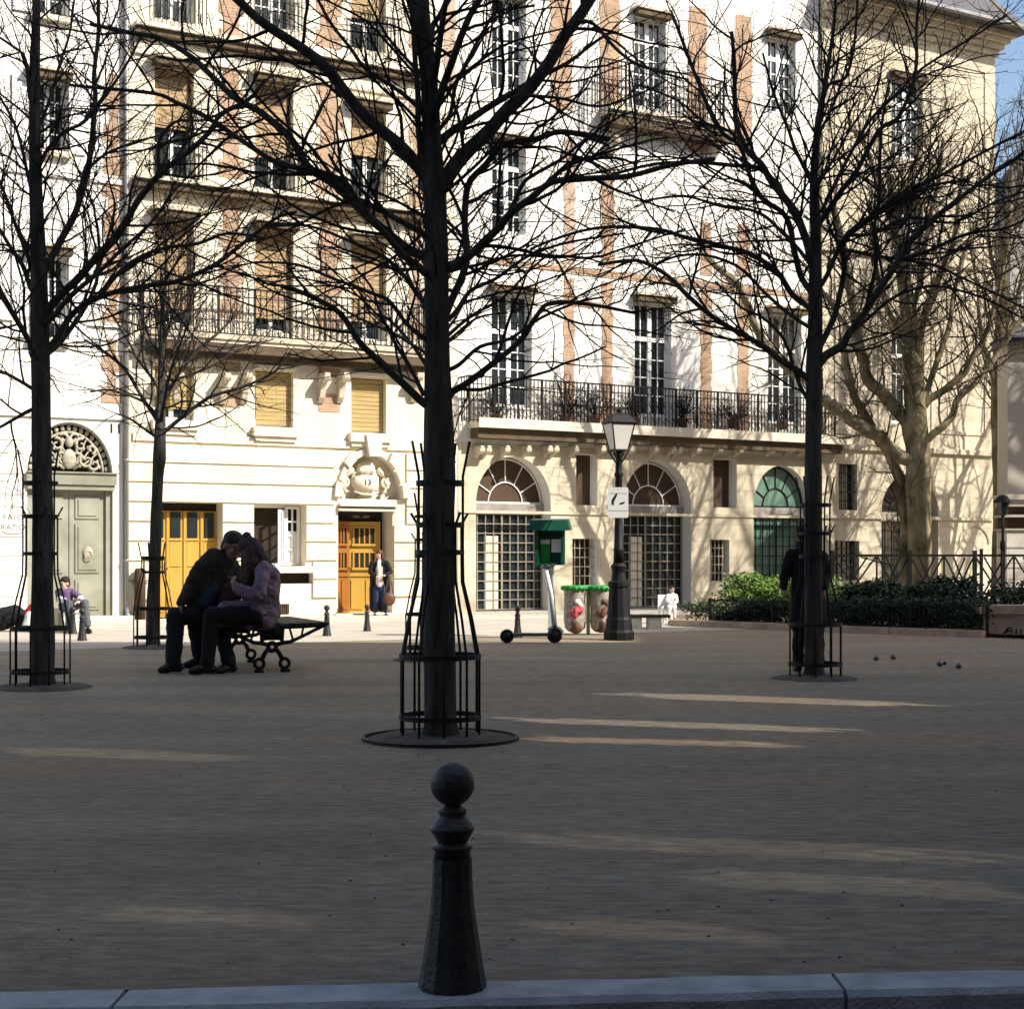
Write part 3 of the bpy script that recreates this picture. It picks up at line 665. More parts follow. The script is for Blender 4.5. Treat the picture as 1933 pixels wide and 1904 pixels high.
# open white casement window with dark room
x0,x1,z0,z1 = ow
w = MB(); frame_boxes(w, x0, x1, z0, z1, .30, .06); w = w.build('open_window', 'white_paint', Bf.e)
MB().box(x0, x1, .40, .41, z0, z1).build('dark_room', 'interior', w)
cs = MB()
def sash(cs, p0, p1, zc):
    ax = Vector((p1[0]-p0[0], p1[1]-p0[1], 0)); Lw = ax.length
    for a in (0, .5, 1): q = Vector((p0[0],p0[1],0))+ax*a; cs.bar(q+Vector((0,0,z0+.03)), q+Vector((0,0,zc)), .06 if a != .5 else .03, .04, up=(0,1,0))
    for k in range(5): zz = z0+.05+(zc-z0-.08)*k/4; cs.bar(Vector((p0[0],p0[1],zz)), Vector((p1[0],p1[1],zz)), .03, .06 if k in (0,4) else .03)
sash(cs, (x0+.72*(x1-x0), .27), (x1-.05, .29), z1-.02); cs.build('sash', 'white_paint', w)
cs = MB(); sash(cs, (x0+.50*(x1-x0), .02), (x0+.70*(x1-x0), .27), z1-.10); cs.build('sash', 'white_paint', w)
MB().box(x0+.73*(x1-x0), x1-.06, .30, .31, z0+.05, z1-.55).build('curtain', 'white_cloth', w)
MB().box(x0-.1, x1+.14, -.13, .1, z0-.14, z0-.002).build('sill', 'stone', w)
v_ = MB(); x0,x1,z0,z1 = vent; v_.box(x0,x1,.2,.21,z0,z1); v_.build('cellar_opening', 'interior', Bf.e)
v_ = MB(); x0,x1,z0,z1 = gr2; v_.box(x0,x1,.08,.09,z0,z1); [v_.box(x0+(x1-x0)*k/5-.01,x0+(x1-x0)*k/5+.01,-.01,.01,z0,z1) for k in range(1,5)]; v_.build('vent_grille', 'rust_pipe', Bf.e)
# brown cast guard at the foot of the wall
bg = thing('pipe_guard', 'rusty brown half-round guard leaning at the foot of the wall by the left yellow door', 'pipe guard', FW(T(258), .22, .05), TH)
MB().lathe([(.11,0),(.11,.98),(.08,1.02),(0.01,1.02)], n=14).build('casing', 'rust_pipe', bg, True)
MB().box(-.13,.13,-.03,.1,.70,.74).build('clamp', 'rust_pipe', bg)
# ---------- building C: white house with the long balcony and arches
Cf = Facade('white_house_with_arches', 'white house with a long iron balcony above three big arched openings', 864, 1545, proud=0.0, wallmat='plaster')
a1 = Cf.arch(898,1039,861,949,1167,.45); a2 = Cf.arch(1176,1304,869,954,1163,.45); a3 = Cf.arch(1422,1527,878,957,1140,.40)
cw = []
for (u0,u1,vt,vb,tr) in ((929,993,-8,172,.33),(929,993,268,440,.3),(928,1004,552,768,.36),(1198,1267,570,786,.34),(1450,1513,592,800,.34),(1198,1257,34,205,.28),(1200,1262,330,480,.3),(1449,1502,72,215,.3),(1449,1506,345,480,.3)):
    if (u0,vt) in ((1200,330),(1449,345)): continue
    cw.append((Cf.hole(Cf.rect(u0,u1,vt,vb), .24), tr))
sw = [Cf.hole(Cf.rect(1087,1127,857,953), .5), Cf.hole(Cf.rect(1346,1390,866,957), .5), Cf.hole(Cf.rect(1080,1127,1016,1104), .4), Cf.hole(Cf.rect(1340,1376,1018,1096), .4)]
Cf.wall(0, 'plaster')
for r, tr in cw:
    w = casement(Cf, r, .2, 2, 4, gl='glass', transom=tr, pw=.085); cornice(Cf, w, r, 'old_stone', .14, .26, .08)
for i, r in enumerate(sw):
    x0,x1,z0,z1 = r; b = MB(); b.quad((x0,.3,z0),(x1,.3,z0),(x1,.3,z1),(x0,.3,z1)); 
    w = b.build('window', 'brown_interior' if i < 2 else 'interior', Cf.e)
    if i >= 2:
        g_ = MB(); [g_.box(x0+(x1-x0)*k/5-.01,x0+(x1-x0)*k/5+.01,.1,.12,z0,z1) for k in range(1,5)]; [g_.box(x0,x1,.098,.122,z0+(z1-z0)*k/5-.01,z0+(z1-z0)*k/5+.01) for k in range(1,5)]; g_.build('grille', 'grille', w)
# stone facing of the ground floor (each block a bevel-free course with joints in the material), set 12 mm proud
zs1 = Cf.z(1200, 850); holes = [(a[0],a[1],a[2]-1,a[4]) for a in (a1,a2,a3)]+list(sw)
xs=[0.0,Cf.t1-Cf.t0]; zz=[0.05,zs1]
for h in holes: xs += [h[0],h[1]]; zz += [max(.05,h[2]),min(h[3],zs1)]
fb = MB(); y_ = -.014
for x0,x1,z0,z1 in clip_cells(xs, zz, holes): fb.quad((x0,y_,z0),(x1,y_,z0),(x1,y_,z1),(x0,y_,z1))
for a in (a1,a2,a3):
    x0,x1,zb,zs,zt = a; n=20; cx,rx,rz=(x0+x1)/2,(x1-x0)/2,zt-zs
    arc=[(cx-rx*math.cos(math.pi*i/n), zs+rz*math.sin(math.pi*i/n)) for i in range(n+1)]
    for (ax,az),(bx,bz) in zip(arc[:-1],arc[1:]): fb.quad((ax,y_,az),(bx,y_,bz),(bx,y_,zt),(ax,y_,zt))
fb.build('stone_facing', 'ashlar', Cf.e)
def archfill(fc, a, dlin, gm, glm, bars=(9,10), lintel=True, dark='brown_interior', fan=5, fanm='white_paint'):
    x0,x1,zb,zs,zt = a; cx,rx,rz=(x0+x1)/2,(x1-x0)/2,zt-zs; n=24; y=dlin
    f = MB().add([(cx-rx*math.cos(math.pi*i/n), y, zs+rz*math.sin(math.pi*i/n)) for i in range(n+1)], [tuple(range(n+1))]).build('fanlight', dark, fc.e)
    m_ = MB(); e = lambda q, s: (cx-rx*s*math.cos(q), y-.02, zs+rz*s*math.sin(q))
    m_.tube([e(math.pi*i/24,.96) for i in range(25)], .02, 5); m_.tube([e(math.pi*i/24,.46) for i in range(25)], .016, 5)
    for k in range(1, fan+1): q = math.pi*k/(fan+1); m_.tube([e(q,.46),e(q,.96)], .014, 5)
    m_.box(x0,x1,y-.03,y,zs,zs+.04); m_.build('glazing_bars', fanm, f)
    if lintel: MB().box(x0, x1, y-.12, y+.02, zs-.24, zs-.003).build('lintel', 'lintel_stone', fc.e)
    z1 = zs-.24 if lintel else zs; z0 = .08
    gte = MB()
    nx, nz = bars
    for k in range(nx+1): xx = x0+.02+(x1-x0-.04)*k/nx; w=.022 if k in (0,nx//2,nx) else .011; gte.box(xx-w,xx+w,y-.06,y-.035,z0,z1)
    for k in range(nz+1): zz_ = z0+(z1-z0-.02)*k/nz; gte.box(x0,x1,y-.062,y-.038,zz_,zz_+.02)
    go = gte.build('grille_gate', gm, fc.e)
    MB().quad((x0,y+.0,z0),(x1,y+.0,z0),(x1,y+.0,z1),(x0,y+.0,z1)).build('glass', glm, go)
    return go
g1 = archfill(Cf, a1, .40, 'grille', 'glass'); g2 = archfill(Cf, a2, .40, 'grille', 'glass'); g3 = archfill(Cf, a3, .25, 'iron', 'green_glass', (8,9), True, 'green_glass', 5, 'iron')
g3['label'] = 'greenish glazed arch behind the right tree'
for g_, a in ((g1,a1),(g2,a2)):
    x0,x1,zb,zs,zt = a; MB().box(x0+.22*(x1-x0), x0+.40*(x1-x0), .36, .42, .1, zs-.75).build('inner_post', 'stone', g_)
Cf.band('string_course', 864, 1545, 966, 971, .05, 'old_stone', uref=1100)
# brick strips
for (u0,u1,vt,vb,pm) in ((838,898,-100,178,'pale_brick'),(1038,1080,-90,205,'brick'),(1131,1171,-80,205,'brick'),(1299,1334,14,290,'brick'),(1387,1420,30,290,'brick'),
    (1064,1086,262,498,'pale_brick'),(1135,1160,315,505,'brick'),(1063,1085,524,800,'brick'),(1135,1157,532,800,'brick'),(1322,1344,545,808,'brick'),(1391,1414,550,812,'brick'),(1322,1344,420,520,'brick'),(1391,1416,425,522,'brick')):
    if u0 < 864: quoined_brick(Bf, u0, 861, vt, vb, 'pale_brick', jag=.02); continue
    quoined_brick(Cf, u0, u1, vt, vb, pm, jag=.03)
Cf.band('brick_band', 915, 1535, 506, 516, .03, 'brick', uref=1100); Cf.band('brick_band', 1064, 1420, 516, 530, .02, 'pale_brick', uref=1200)
Cf.band('brick_band', 1086, 1134, 568, 580, .012, 'brick', uref=1110)
Cf.band('balcony_shade_band', 1134, 1365, 241, 258, .40, 'shade_stone', uref=1250)  # painted shade below the short upper balcony
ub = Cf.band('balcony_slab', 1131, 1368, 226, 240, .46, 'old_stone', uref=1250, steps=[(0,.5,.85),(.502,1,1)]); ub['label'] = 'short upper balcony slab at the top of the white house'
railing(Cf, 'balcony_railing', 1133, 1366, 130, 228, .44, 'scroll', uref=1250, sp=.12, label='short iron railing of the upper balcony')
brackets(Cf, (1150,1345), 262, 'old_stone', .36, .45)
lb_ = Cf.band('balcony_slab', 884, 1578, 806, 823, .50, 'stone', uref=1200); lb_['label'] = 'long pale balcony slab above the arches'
Cf.band('balcony_shade_band', 888, 1574, 824, 841, .36, 'shade_stone', uref=1200)  # painted shade below the long balcony
railing(Cf, 'balcony_railing', 886, 1576, 728, 808, .47, 'scroll', uref=1200, sp=.105, label='long ornate iron railing above the arches')
brackets(Cf, (897,910,945,985,1025,1037,1075,1125,1180,1225,1258,1270,1305,1345,1385,1445,1480,1505), 842, 'old_stone', .34, .26, .09)
# ---------- building D: honey stone house, right
Df = Facade('stone_house', 'honey coloured stone house with a slate roof end against the sky', 1547, 1873, proud=.10, ztop=15.35, wallmat='garden_stone')
d4 = Df.arch(1664,1771,895,966,1168,.4)
dw = [Df.hole(Df.rect(1683,1745,612,800),.22), Df.hole(Df.rect(1683,1742,150,300),.22), Df.hole(Df.rect(1683,1742,380,520),.22)]
ds = [Df.hole(Df.rect(1583,1618,875,962),.3), Df.hole(Df.rect(1575,1622,1020,1095),.3)]
Df.wall(0, 'ashlar')
archfill(Df, d4, .3, 'iron', 'glass', (6,9), True, 'interior', 5, 'iron')
for r in dw: w = casement(Df, r, .18, 2, 4, gl='glass', transom=.34, pw=.09); cornice(Df, w, r, 'old_stone', .12, .22, .08)
for r in ds:
    x0,x1,z0,z1 = r; b = MB(); b.quad((x0,.2,z0),(x1,.2,z0),(x1,.2,z1),(x0,.2,z1)); w = b.build('window', 'glass', Df.e)
    g_ = MB(); [g_.box(x0+(x1-x0)*k/5-.012,x0+(x1-x0)*k/5+.012,.08,.1,z0,z1) for k in range(1,5)]; [g_.box(x0,x1,.078,.102,z0+(z1-z0)*k/5-.012,z0+(z1-z0)*k/5+.012) for k in range(1,5)]; g_.build('grille', 'iron', w)
Df.band('string_course', 1548, 1873, 838, 848, .10, 'old_stone', uref=1600); Df.band('string_course', 1548, 1873, 972, 978, .06, 'old_stone', uref=1600)
Df.band('string_course', 1548, 1873, 470, 478, .08, 'old_stone', uref=1600)
# recessed panels of pale stone and the blind arch
for (u0,u1,vt,vb) in ((1575,1662,500,820),(1757,1862,500,820),(1575,1662,120,440),(1757,1862,120,440)):
    x0,x1,z0,z1 = Df.rect(u0,u1,vt,vb); b = MB(); frame_boxes(b, x0, x1, z0, z1, -.03, .09, .03); b.build('panel_frame', 'garden_stone', Df.e)
x0,x1,z0,z1 = Df.rect(1810,1866,992,1120); n=14; b = MB(); cx=(x0+x1)/2; rx=(x1-x0)/2
b.tube([(cx-rx*math.cos(math.pi*i/n),-.01,z1-.5+.5*math.sin(math.pi*i/n)) for i in range(n+1)], .03, 5); b.build('blind_arch', 'old_stone', Df.e)
L = Df.t1-Df.t0
b = MB()
for (z0_,z1_,o) in ((15.25,15.42,.08),(15.42,15.58,.18),(15.58,15.72,.30),(15.72,15.86,.42)): b.box(-.0, L+o, -o, 7, z0_+.001, z1_)
b.build('eaves_cornice', 'old_stone', Df.e)
b = MB(); h0 = 15.87
b.add([(-.0,-.75,h0),(L+.75,-.75,h0),(L+.75,8,h0),(0,8,h0),(0,2.2,h0+3.6),(L-2.0,2.2,h0+3.6),(L-2.0,5,h0+3.6),(0,5,h0+3.6)], [(0,1,5,4),(1,2,6,5),(2,3,7,6),(4,5,6,7),(3,0,4,7),(0,3,2,1)])
b.build('roof', 'slate', Df.e)
b = MB(); b.tube([(L+.70,-.80,h0+.02),(0,-.80,h0+.02)], .07, 8); b.build('gutter', 'zinc', Df.e)
# roofs above the frame on the others
for fc in (A, Bf, Cf):
    L = fc.t1-fc.t0; b = MB(); b.box(-.05, L+.0, -.5, .4, ZTOP, ZTOP+.4); b.build('eaves_cornice', 'stone', fc.e)
    b = MB(); b.add([(0,-.4,ZTOP+.42),(L,-.4,ZTOP+.42),(L,7,ZTOP+.42),(0,7,ZTOP+.42),(0,3.2,ZTOP+4),(L,3.2,ZTOP+4)], [(0,1,5,4),(3,4,5,2),(0,4,3),(1,2,5),(0,3,2,1)]); b.build('roof','slate',fc.e)
# ---------- building E: pale pier at right edge
e0 = P(1902,1050,38.0); E = thing('pale_lodge', 'smooth pale building with a banded base cut by the right edge', 'building', (e0.x,38.0,0), 0)
b = MB(); zt = P(0,651,38).z; b.box(0,5,0,.8,2.80,zt); b.build('wall', 'pale_wall', E)
b = MB(); b.box(-.02,5,-.06,.8,0,1.93); [b.box(-.05,5,-.10,0-.061,.1+.47*k,.1+.47*k+.44) for k in range(4)]; b.build('plinth', 'ashlar_white', E)
b = MB(); b.box(-.10,5,-.16,.8,2.66,2.79); b.box(-.05,5,-.10,.8,2.50,2.655); b.build('moulding', 'pale_wall', E)
b = MB(); b.box(.08,5,.12,.8,2.28,2.499); b.box(0,5,-.0,.8,1.96,2.27); b.build('dark_band', 'rust_pipe', E)
b = MB(); b.box(-.12,5,-.2,.8,2.24,2.30); b.box(-.1,5,-.14,.8,1.932,1.97); b.build('ledge', 'pale_wall', E)
b = MB(); b.box(-.15,5,-.2,.8,zt,zt+.14); b.add([(-.2,-.25,zt+.15),(5,-.25,zt+.15),(5,.9,zt+.15),(-.2,.9,zt+.15),(.3,.35,zt+.5),(5,.35,zt+.5)],[(0,1,5,4),(0,4,3),(3,4,5,2),(0,3,2,1)]); b.build('roof','slate',E)
# distant house
ds_ = P(1907,1050,72); D2 = thing('distant_house', 'far pale house beyond the trees at the right edge', 'building', (ds_.x,72,0), 0)
b = MB(); b.box(0,14,0,8,0,P(0,385,72).z); b.build('wall','pale_wall',D2)
b = MB(); zt = P(0,385,72).z; b.add([(-.4,-.4,zt),(14,-.4,zt),(14,8,zt),(-.4,8,zt),(1.5,4,zt+3),(14,4,zt+3)],[(0,1,5,4),(0,4,3),(3,4,5,2),(0,3,2,1)]); b.build('roof','slate',D2)
for i in range(3):
    for j in range(4):
        w = MB().box(.5+1.7*i,1.5+1.7*i,-.03,.02,3+3.1*j,4.9+3.1*j).build('window','white_paint',D2); MB().box(.62+1.7*i,1.38+1.7*i,-.05,-.031,3.12+3.1*j,4.78+3.1*j).build('pane','glass',w)
# ---------- buildings around the square outside the frame (they cast its shade)
def block(name, label, boxes, loc=(0,0,0), m='old_stone'):
    e = thing(name, label, 'building', loc)
    b = MB(); [b.box(*x) for x in boxes]; b.build('wall', m, e); return e
SUN_AZ = R(-24.0); SUN_EL = R(40.0)
S = Vector((math.cos(SUN_AZ)*math.cos(SUN_EL), math.sin(SUN_AZ)*math.cos(SUN_EL), math.sin(SUN_EL)))
kx = math.cos(SUN_AZ); kyy = math.sin(SUN_AZ); tz = math.tan(SUN_EL)
YR, HR = 14.0, None
HR = (24.15-YR)/(-kyy)*tz     # roof height whose shadow ends where the sand turns bright
HT = (29.3-YR)/(-kyy)*tz
# unseen wing is a thin shell, slotted to lay sun streaks on the sand
slots = []
def slot(u, v, du, h, zpix):
    """gap in the wing's end wall at x=XW so that light reaches ground point seen at (u,v)"""
    g_ = G(u, v); L_ = (XW-g_.x)/kx; return (g_.y+kyy*L_, L_*tz)
XW = 10.0
sl = []
# (from, to, width of the band on the ground, share of it left open)
for (u0,v0,u1,v1,th,fill) in ((1120,1308,1790,1331,.62,.50),(910,1355,1650,1379,.42,.46),(940,1392,1560,1407,.30,.40),(-40,1412,500,1432,.42,.16),(850,1575,2000,1622,.40,.11),(1250,1650,2000,1688,.36,.10),(120,1712,620,1740,.26,.10),(960,1738,1500,1768,.26,.10)):
    ya, za = slot(u0,v0,0,0,0); yb, zb_ = slot(u1,v1,0,0,0)
    n = max(3, int(th/.075)); 
    for q in range(n):
        f = (q+.5)/n; cut = .5-.5*math.sqrt(max(0,1-(2*f-1)**2)); cut = cut*.8+.06*((q*7)%3)
        sd_ = (f-.5)*th; w_ = th/n*fill
        ns = 5
        for k in range(ns):          # stepped so that each gap follows the slant
            g0 = cut+(1-2*cut)*k/ns; g1 = cut+(1-2*cut)*(k+1)/ns; gm = (g0+g1)/2
            yc = ya+(yb-ya)*gm+sd_; zl = za+(zb_-za)*g0; zh = za+(zb_-za)*g1
            sl.append((yc-w_/2, yc+w_/2, min(zl,zh), max(zl,zh)))
wing = thing('side_wing_shell', 'unseen hollow shell of the house right of the camera, slotted to streak the sand with light', 'building')
b = MB()
zsb = sorted(set([0.0, HR]+[round(v,4) for q in sl for v in q[2:]]))
for z0,z1 in zip(zsb[:-1], zsb[1:]):
    cz = (z0+z1)/2; hs = sorted((q[0],q[1]) for q in sl if q[2] < cz < q[3]); y_ = -22.0
    for h0_,h1_ in hs:
        if h0_ > y_: b.quad((XW,y_,z0),(XW,h0_,z0),(XW,h0_,z1),(XW,y_,z1))
        y_ = max(y_, h1_)
    b.quad((XW,y_,z0),(XW,YR,z0),(XW,YR,z1),(XW,y_,z1))
b.quad((XW,YR,0),(34,YR,0),(34,YR,HR),(XW,YR,HR))
# remaining walls keep clear of the slots' rays
b.quad((34,YR,0),(34,-22,0),(34,-22,HR),(34,YR,HR)); b.build('wall','old_stone',wing)
# roof: leave it off only where the slot rays leave the shell
b = MB(); rays = []
yy = [min(q[0] for q in sl), max(q[1] for q in sl), min(q[2] for q in sl), max(q[3] for q in sl)]
for q in [yy]:
    L0 = (HR-q[2])/tz; L1 = (HR-q[3])/tz
    rays.append((XW+kx*min(L0,L1), XW+kx*max(L0,L1), q[0]+kyy*max(L0,L1)-.3, q[1]+kyy*min(L0,L1)+.3))
xr = sorted(set([XW,34.0]+[c for r in rays for c in r[:2] if c < 34])); yr = sorted(set([-22.0,YR]+[c for r in rays for c in r[2:]]))
for x0,x1 in zip(xr[:-1],xr[1:]):
    for y0,y1 in zip(yr[:-1],yr[1:]):
        cx_,cy_ = (x0+x1)/2,(y0+y1)/2
        if any(r[0]<cx_<r[1] and r[2]<cy_<r[3] for r in rays): continue
        b.quad((x0,y0,HR),(x1,y0,HR),(x1,y1,HR),(x0,y1,HR))
b.build('roof','slate',wing)
block('tall_corner_house', 'taller house farther along the right side of the square, outside the picture', [(36.2,80,4,YR,0,HT)])
block('rear_wing', 'unseen dark row of houses behind the camera, added to darken the near sand', [(-40,9.9,-18,-6.5,0,21)], m='lintel_stone')  # unseen mass, set close and tall to darken the near sand
# ------------------------------------------------------------------ trees
def rot_about(v, axis, a): return Quaternion(axis, a) @ v
def twig_path(p, d, L, n, rg, up=.12, jit=.16):
    pts = [Vector(p)]; d = d.normalized(); st = L/n
    for i in range(n):
        d = (d+Vector((rg.gauss(0,jit), rg.gauss(0,jit), rg.gauss(0,jit)+up))).normalized(); pts.append(pts[-1]+d*st)
    return pts
def spawn(mb, pts, rads, lev, spec, rg, cnt):
    if lev >= len(spec): return
    sp = spec[lev]; L = sum((b-a).length for a, b in zip(pts[:-1], pts[1:]))
    if L < sp['sp']*.8: return
    acc = 0; nxt = sp['start']*L+rg.random()*sp['sp']; side = rg.random()*6.28
    for i in range(len(pts)-1):
        a, b = pts[i], pts[i+1]; seg = (b-a).length
        if seg < 1e-6: continue
        while acc+seg >= nxt:
            f = (nxt-acc)/seg; p = a.lerp(b, f); s = nxt/L; d = (b-a).normalized(); r = rads[i]*(1-f)+rads[i+1]*f
            side += 2.4+rg.uniform(-.5,.5); ax = d.orthogonal().normalized(); ax = rot_about(ax, d, side)
            cd = rot_about(d, ax, R(rg.uniform(*sp['ang']))); cd.y *= sp.get('flat', 1.0); cd.normalize()
            ln = sp['len']*rg.uniform(.55,1.25)*(1-.45*s); r0 = min(r*.62, sp['r']*rg.uniform(.8,1.25)); n = sp['n']
            q = twig_path(p, cd, ln, n, rg, sp.get('up',.1), sp.get('jit',.16))
            rr = [r0*(1-.60*k/n) for k in range(n+1)]
            mb.tube(q, rr, sp['sides'], cap=False); cnt[0] += 1
            if sp.get('bud'): mb.ball(q[-1], sp['bud'], 4)
            spawn(mb, q, rr, lev+1, spec, rg, cnt)
            nxt += sp['sp']*rg.uniform(.6,1.4)
        acc += seg
SPEC = lambda k=1.0, tw=1.0: [dict(sp=.145/k, start=.08, len=1.35, r=.0135*tw**.5, n=12, sides=5, ang=(28,68), up=.018, jit=.10, flat=.8),
        dict(sp=.155/k, start=.06, len=.66, r=.0080*tw, n=8, sides=4, ang=(28,68), up=.02, jit=.12),
        dict(sp=.17, start=.12, len=.24, r=.0060*tw, n=3, sides=3, ang=(30,65), up=.05, jit=.17, bud=.0058*tw)]
def tree(name, label, Y, trunk, limbs, spec, seed, barkm='bark', twigm='twig', depth=.5, extra=0, group=None, root_r=None, wscale=1.0):
    rg = random.Random(seed); base = P(trunk[0][0], trunk[0][1], Y); base.z = 0
    e = thing(name, label, 'tree', base, 0, group)
    tp = catmull([P(u,v,Y) for u,v,w in trunk], 9); tw = np.interp(range(len(tp)), [9*i for i in range(len(trunk))], [w/2*Y/F*wscale for u,v,w in trunk])
    tb = MB(); nn = 36
    vs = []; 
    # irregular trunk
    for i, (p, r) in enumerate(zip(tp, tw)):
        for k in range(nn):
            a = 2*math.pi*k/nn; rr = r*(1+.09*mnoise.noise(Vector((math.cos(a)*1.6,math.sin(a)*1.6,p.z*1.8+seed)))+.05*mnoise.noise(Vector((math.cos(a)*7,math.sin(a)*7,p.z*3))))
            if p.z < .12: rr *= 1+.25*(1-max(p.z,0)/.12)
            vs.append(Vector((p.x+rr*math.cos(a), p.y+rr*math.sin(a), p.z)))
    fs = [(i*nn+k, i*nn+(k+1)%nn, (i+1)*nn+(k+1)%nn, (i+1)*nn+k) for i in range(len(tp)-1) for k in range(nn)]
    tb.add(vs, fs); tb.build('trunk', barkm, e, True, origin=base)
    lm = MB(); tm = MB(); cnt = [0]
    allb = [(tp[len(tp)//2:], list(tw[len(tp)//2:]))]
    for i, (w0, w1, dd, pl) in enumerate(limbs):
        n = len(pl); L = 0; q = []
        for k, (u, v) in enumerate(pl):
            if k: L += math.hypot(u-pl[k-1][0], v-pl[k-1][1])*Y/F
            q.append(P(u, v, Y+dd*L*(1 if k else 0)))
        q = catmull(q, 4); m = len(q); rads = [ (w0+(w1-w0)*k/(m-1))/2*Y/F*wscale for k in range(m)]
        # little natural wobble
        for k in range(2, m): 
            c = mnoise.noise_vector(q[k]*3.1)*rads[k]*.5; q[k] = q[k]+c
        lm.tube(q, rads, 10); allb.append((q, rads))
    for i in range(extra):   # limbs running towards and away from the camera
        s = rg.uniform(.35,.95); idx = int(s*(len(tp)-1)); p = tp[idx]; sg = 1 if i % 2 else -1
        a = rg.uniform(-.9,.9); d = Vector((math.sin(a)*1.0, sg*math.cos(a), rg.uniform(.35,.9))).normalized()
        ln = rg.uniform(1.2,2.6); q = twig_path(p, d, ln, 14, rg, .03, .07); r0 = min(tw[idx]*.45, .032); rads = [r0*(1-.7*k/14) for k in range(15)]
        lm.tube(q, rads, 8); allb.append((q, rads))
    for q, rads in allb: spawn(tm, q, rads, 0, spec, rg, cnt)
    lm.build('limbs', barkm, e, True, origin=base); c = tm.build('twigs', twigm, e, False, origin=base)
    print(name, 'twigs', cnt[0], 'faces', len(tm.f))
    return e
GT = 'bare trees planted in rows on the sandy square'
mid_trunk = [(831,1396,64),(831,1300,61),(829,1150,60),(829,1000,60),(830,900,58),(828,800,53),(826,700,49),(825,600,46),(823,480,45),(821,370,42),(815,250,36),(808,130,33),(797,50,34),(793,-40,30),(790,-160,24)]
mid_limbs = [
 (31,20,.22,[(822,372),(836,347),(876,294),(936,227),(986,180),(1030,127),(1067,70),(1103,17),(1150,-60),(1190,-130)]),
 (19,8,-.25,[(830,506),(852,500),(883,484),(936,434),(963,401),(1003,374),(1043,344),(1100,338),(1184,331),(1272,311),(1350,300)]),
 (9,5,-.2,[(963,401),(985,350),(1005,330),(1060,300),(1110,262),(1150,275)]),
 (8,4,-.2,[(1003,374),(1070,310),(1110,300),(1165,297),(1200,310)]),
 (15,11,.3,[(838,600),(850,570),(870,530),(881,480),(878,418),(883,351),(916,311),(950,274),(1010,262),(1060,248),(1150,262)]),
 (10,4,.35,[(838,610),(862,585),(890,548),(936,525),(1003,480),(1080,455),(1180,440)]),
 (9,4,-.1,[(840,700),(866,688),(905,655),(960,640),(1020,600),(1090,570),(1140,560)]),
 (15,6,.2,[(832,790),(850,742),(880,722),(925,690),(985,640),(1010,600),(1040,572),(1120,575),(1200,590)]),
 (8,4,.5,[(838,640),(870,610),(900,590),(950,560),(1010,500),(1050,470)]),
 (17,8,-.25,[(815,770),(788,752),(747,711),(705,673),(675,643),(640,590),(590,560),(530,540)]),
 (9,4,.3,[(800,745),(767,681),(750,654),(735,625),(715,585),(700,540),(665,500)]),
 (26,15,-.2,[(815,345),(803,334),(769,291),(719,247),(679,207),(636,150),(600,115),(568,90),(518,57),(478,27),(440,-10),(380,-60)]),
 (20,8,.2,[(812,490),(796,484),(766,468),(703,414),(636,352),(585,317),(548,261),(494,214),(448,187),(401,144),(361,107),(301,73),(240,60),(170,45)]),
 (13,6,.1,[(703,414),(636,337),(580,322),(521,307),(468,274),(401,227),(334,194),(294,177),(200,167),(130,160)]),
 (13,9,-.3,[(815,452),(799,441),(749,414),(686,381),(646,367)]),
 (11,4,.4,[(812,575),(793,561),(769,528),(736,494),(703,474),(636,444),(570,425),(500,430)]),
 (11,4,-.4,[(812,648),(796,635),(769,611),(736,568),(703,554),(636,528),(560,500),(480,495)]),
 (14,8,-.1,[(806,340),(797,300),(791,250),(788,180),(783,100),(778,30),(772,-60)]),
 (13,7,.3,[(812,90),(818,50),(832,27),(846,-10),(860,-60)]),
 (9,5,-.3,[(800,215),(770,185),(735,160),(690,130),(660,90),(625,45),(600,0),(575,-50)]),
 (8,4,.2,[(803,150),(775,120),(740,80),(715,40),(690,-10)]),
 (9,5,.2,[(822,250),(850,215),(860,160),(880,120),(930,30),(945,20),(1010,10)]),
 (8,4,-.3,[(876,294),(868,230),(855,190),(842,160)]),
 (7,3,.2,[(986,180),(1060,185),(1130,200),(1200,180),(1260,150)]),
 (8,4,-.2,[(1085,40),(1120,45),(1160,90),(1200,120),(1260,140),(1300,150)])]
left_trunk = [(80,1298,46),(80,1180,42),(80,1000,38),(79,850,36),(77,700,35),(75,600,33),(73,500,30),(68,350,24),(65,200,20),(68,60,16),(70,-80,12)]
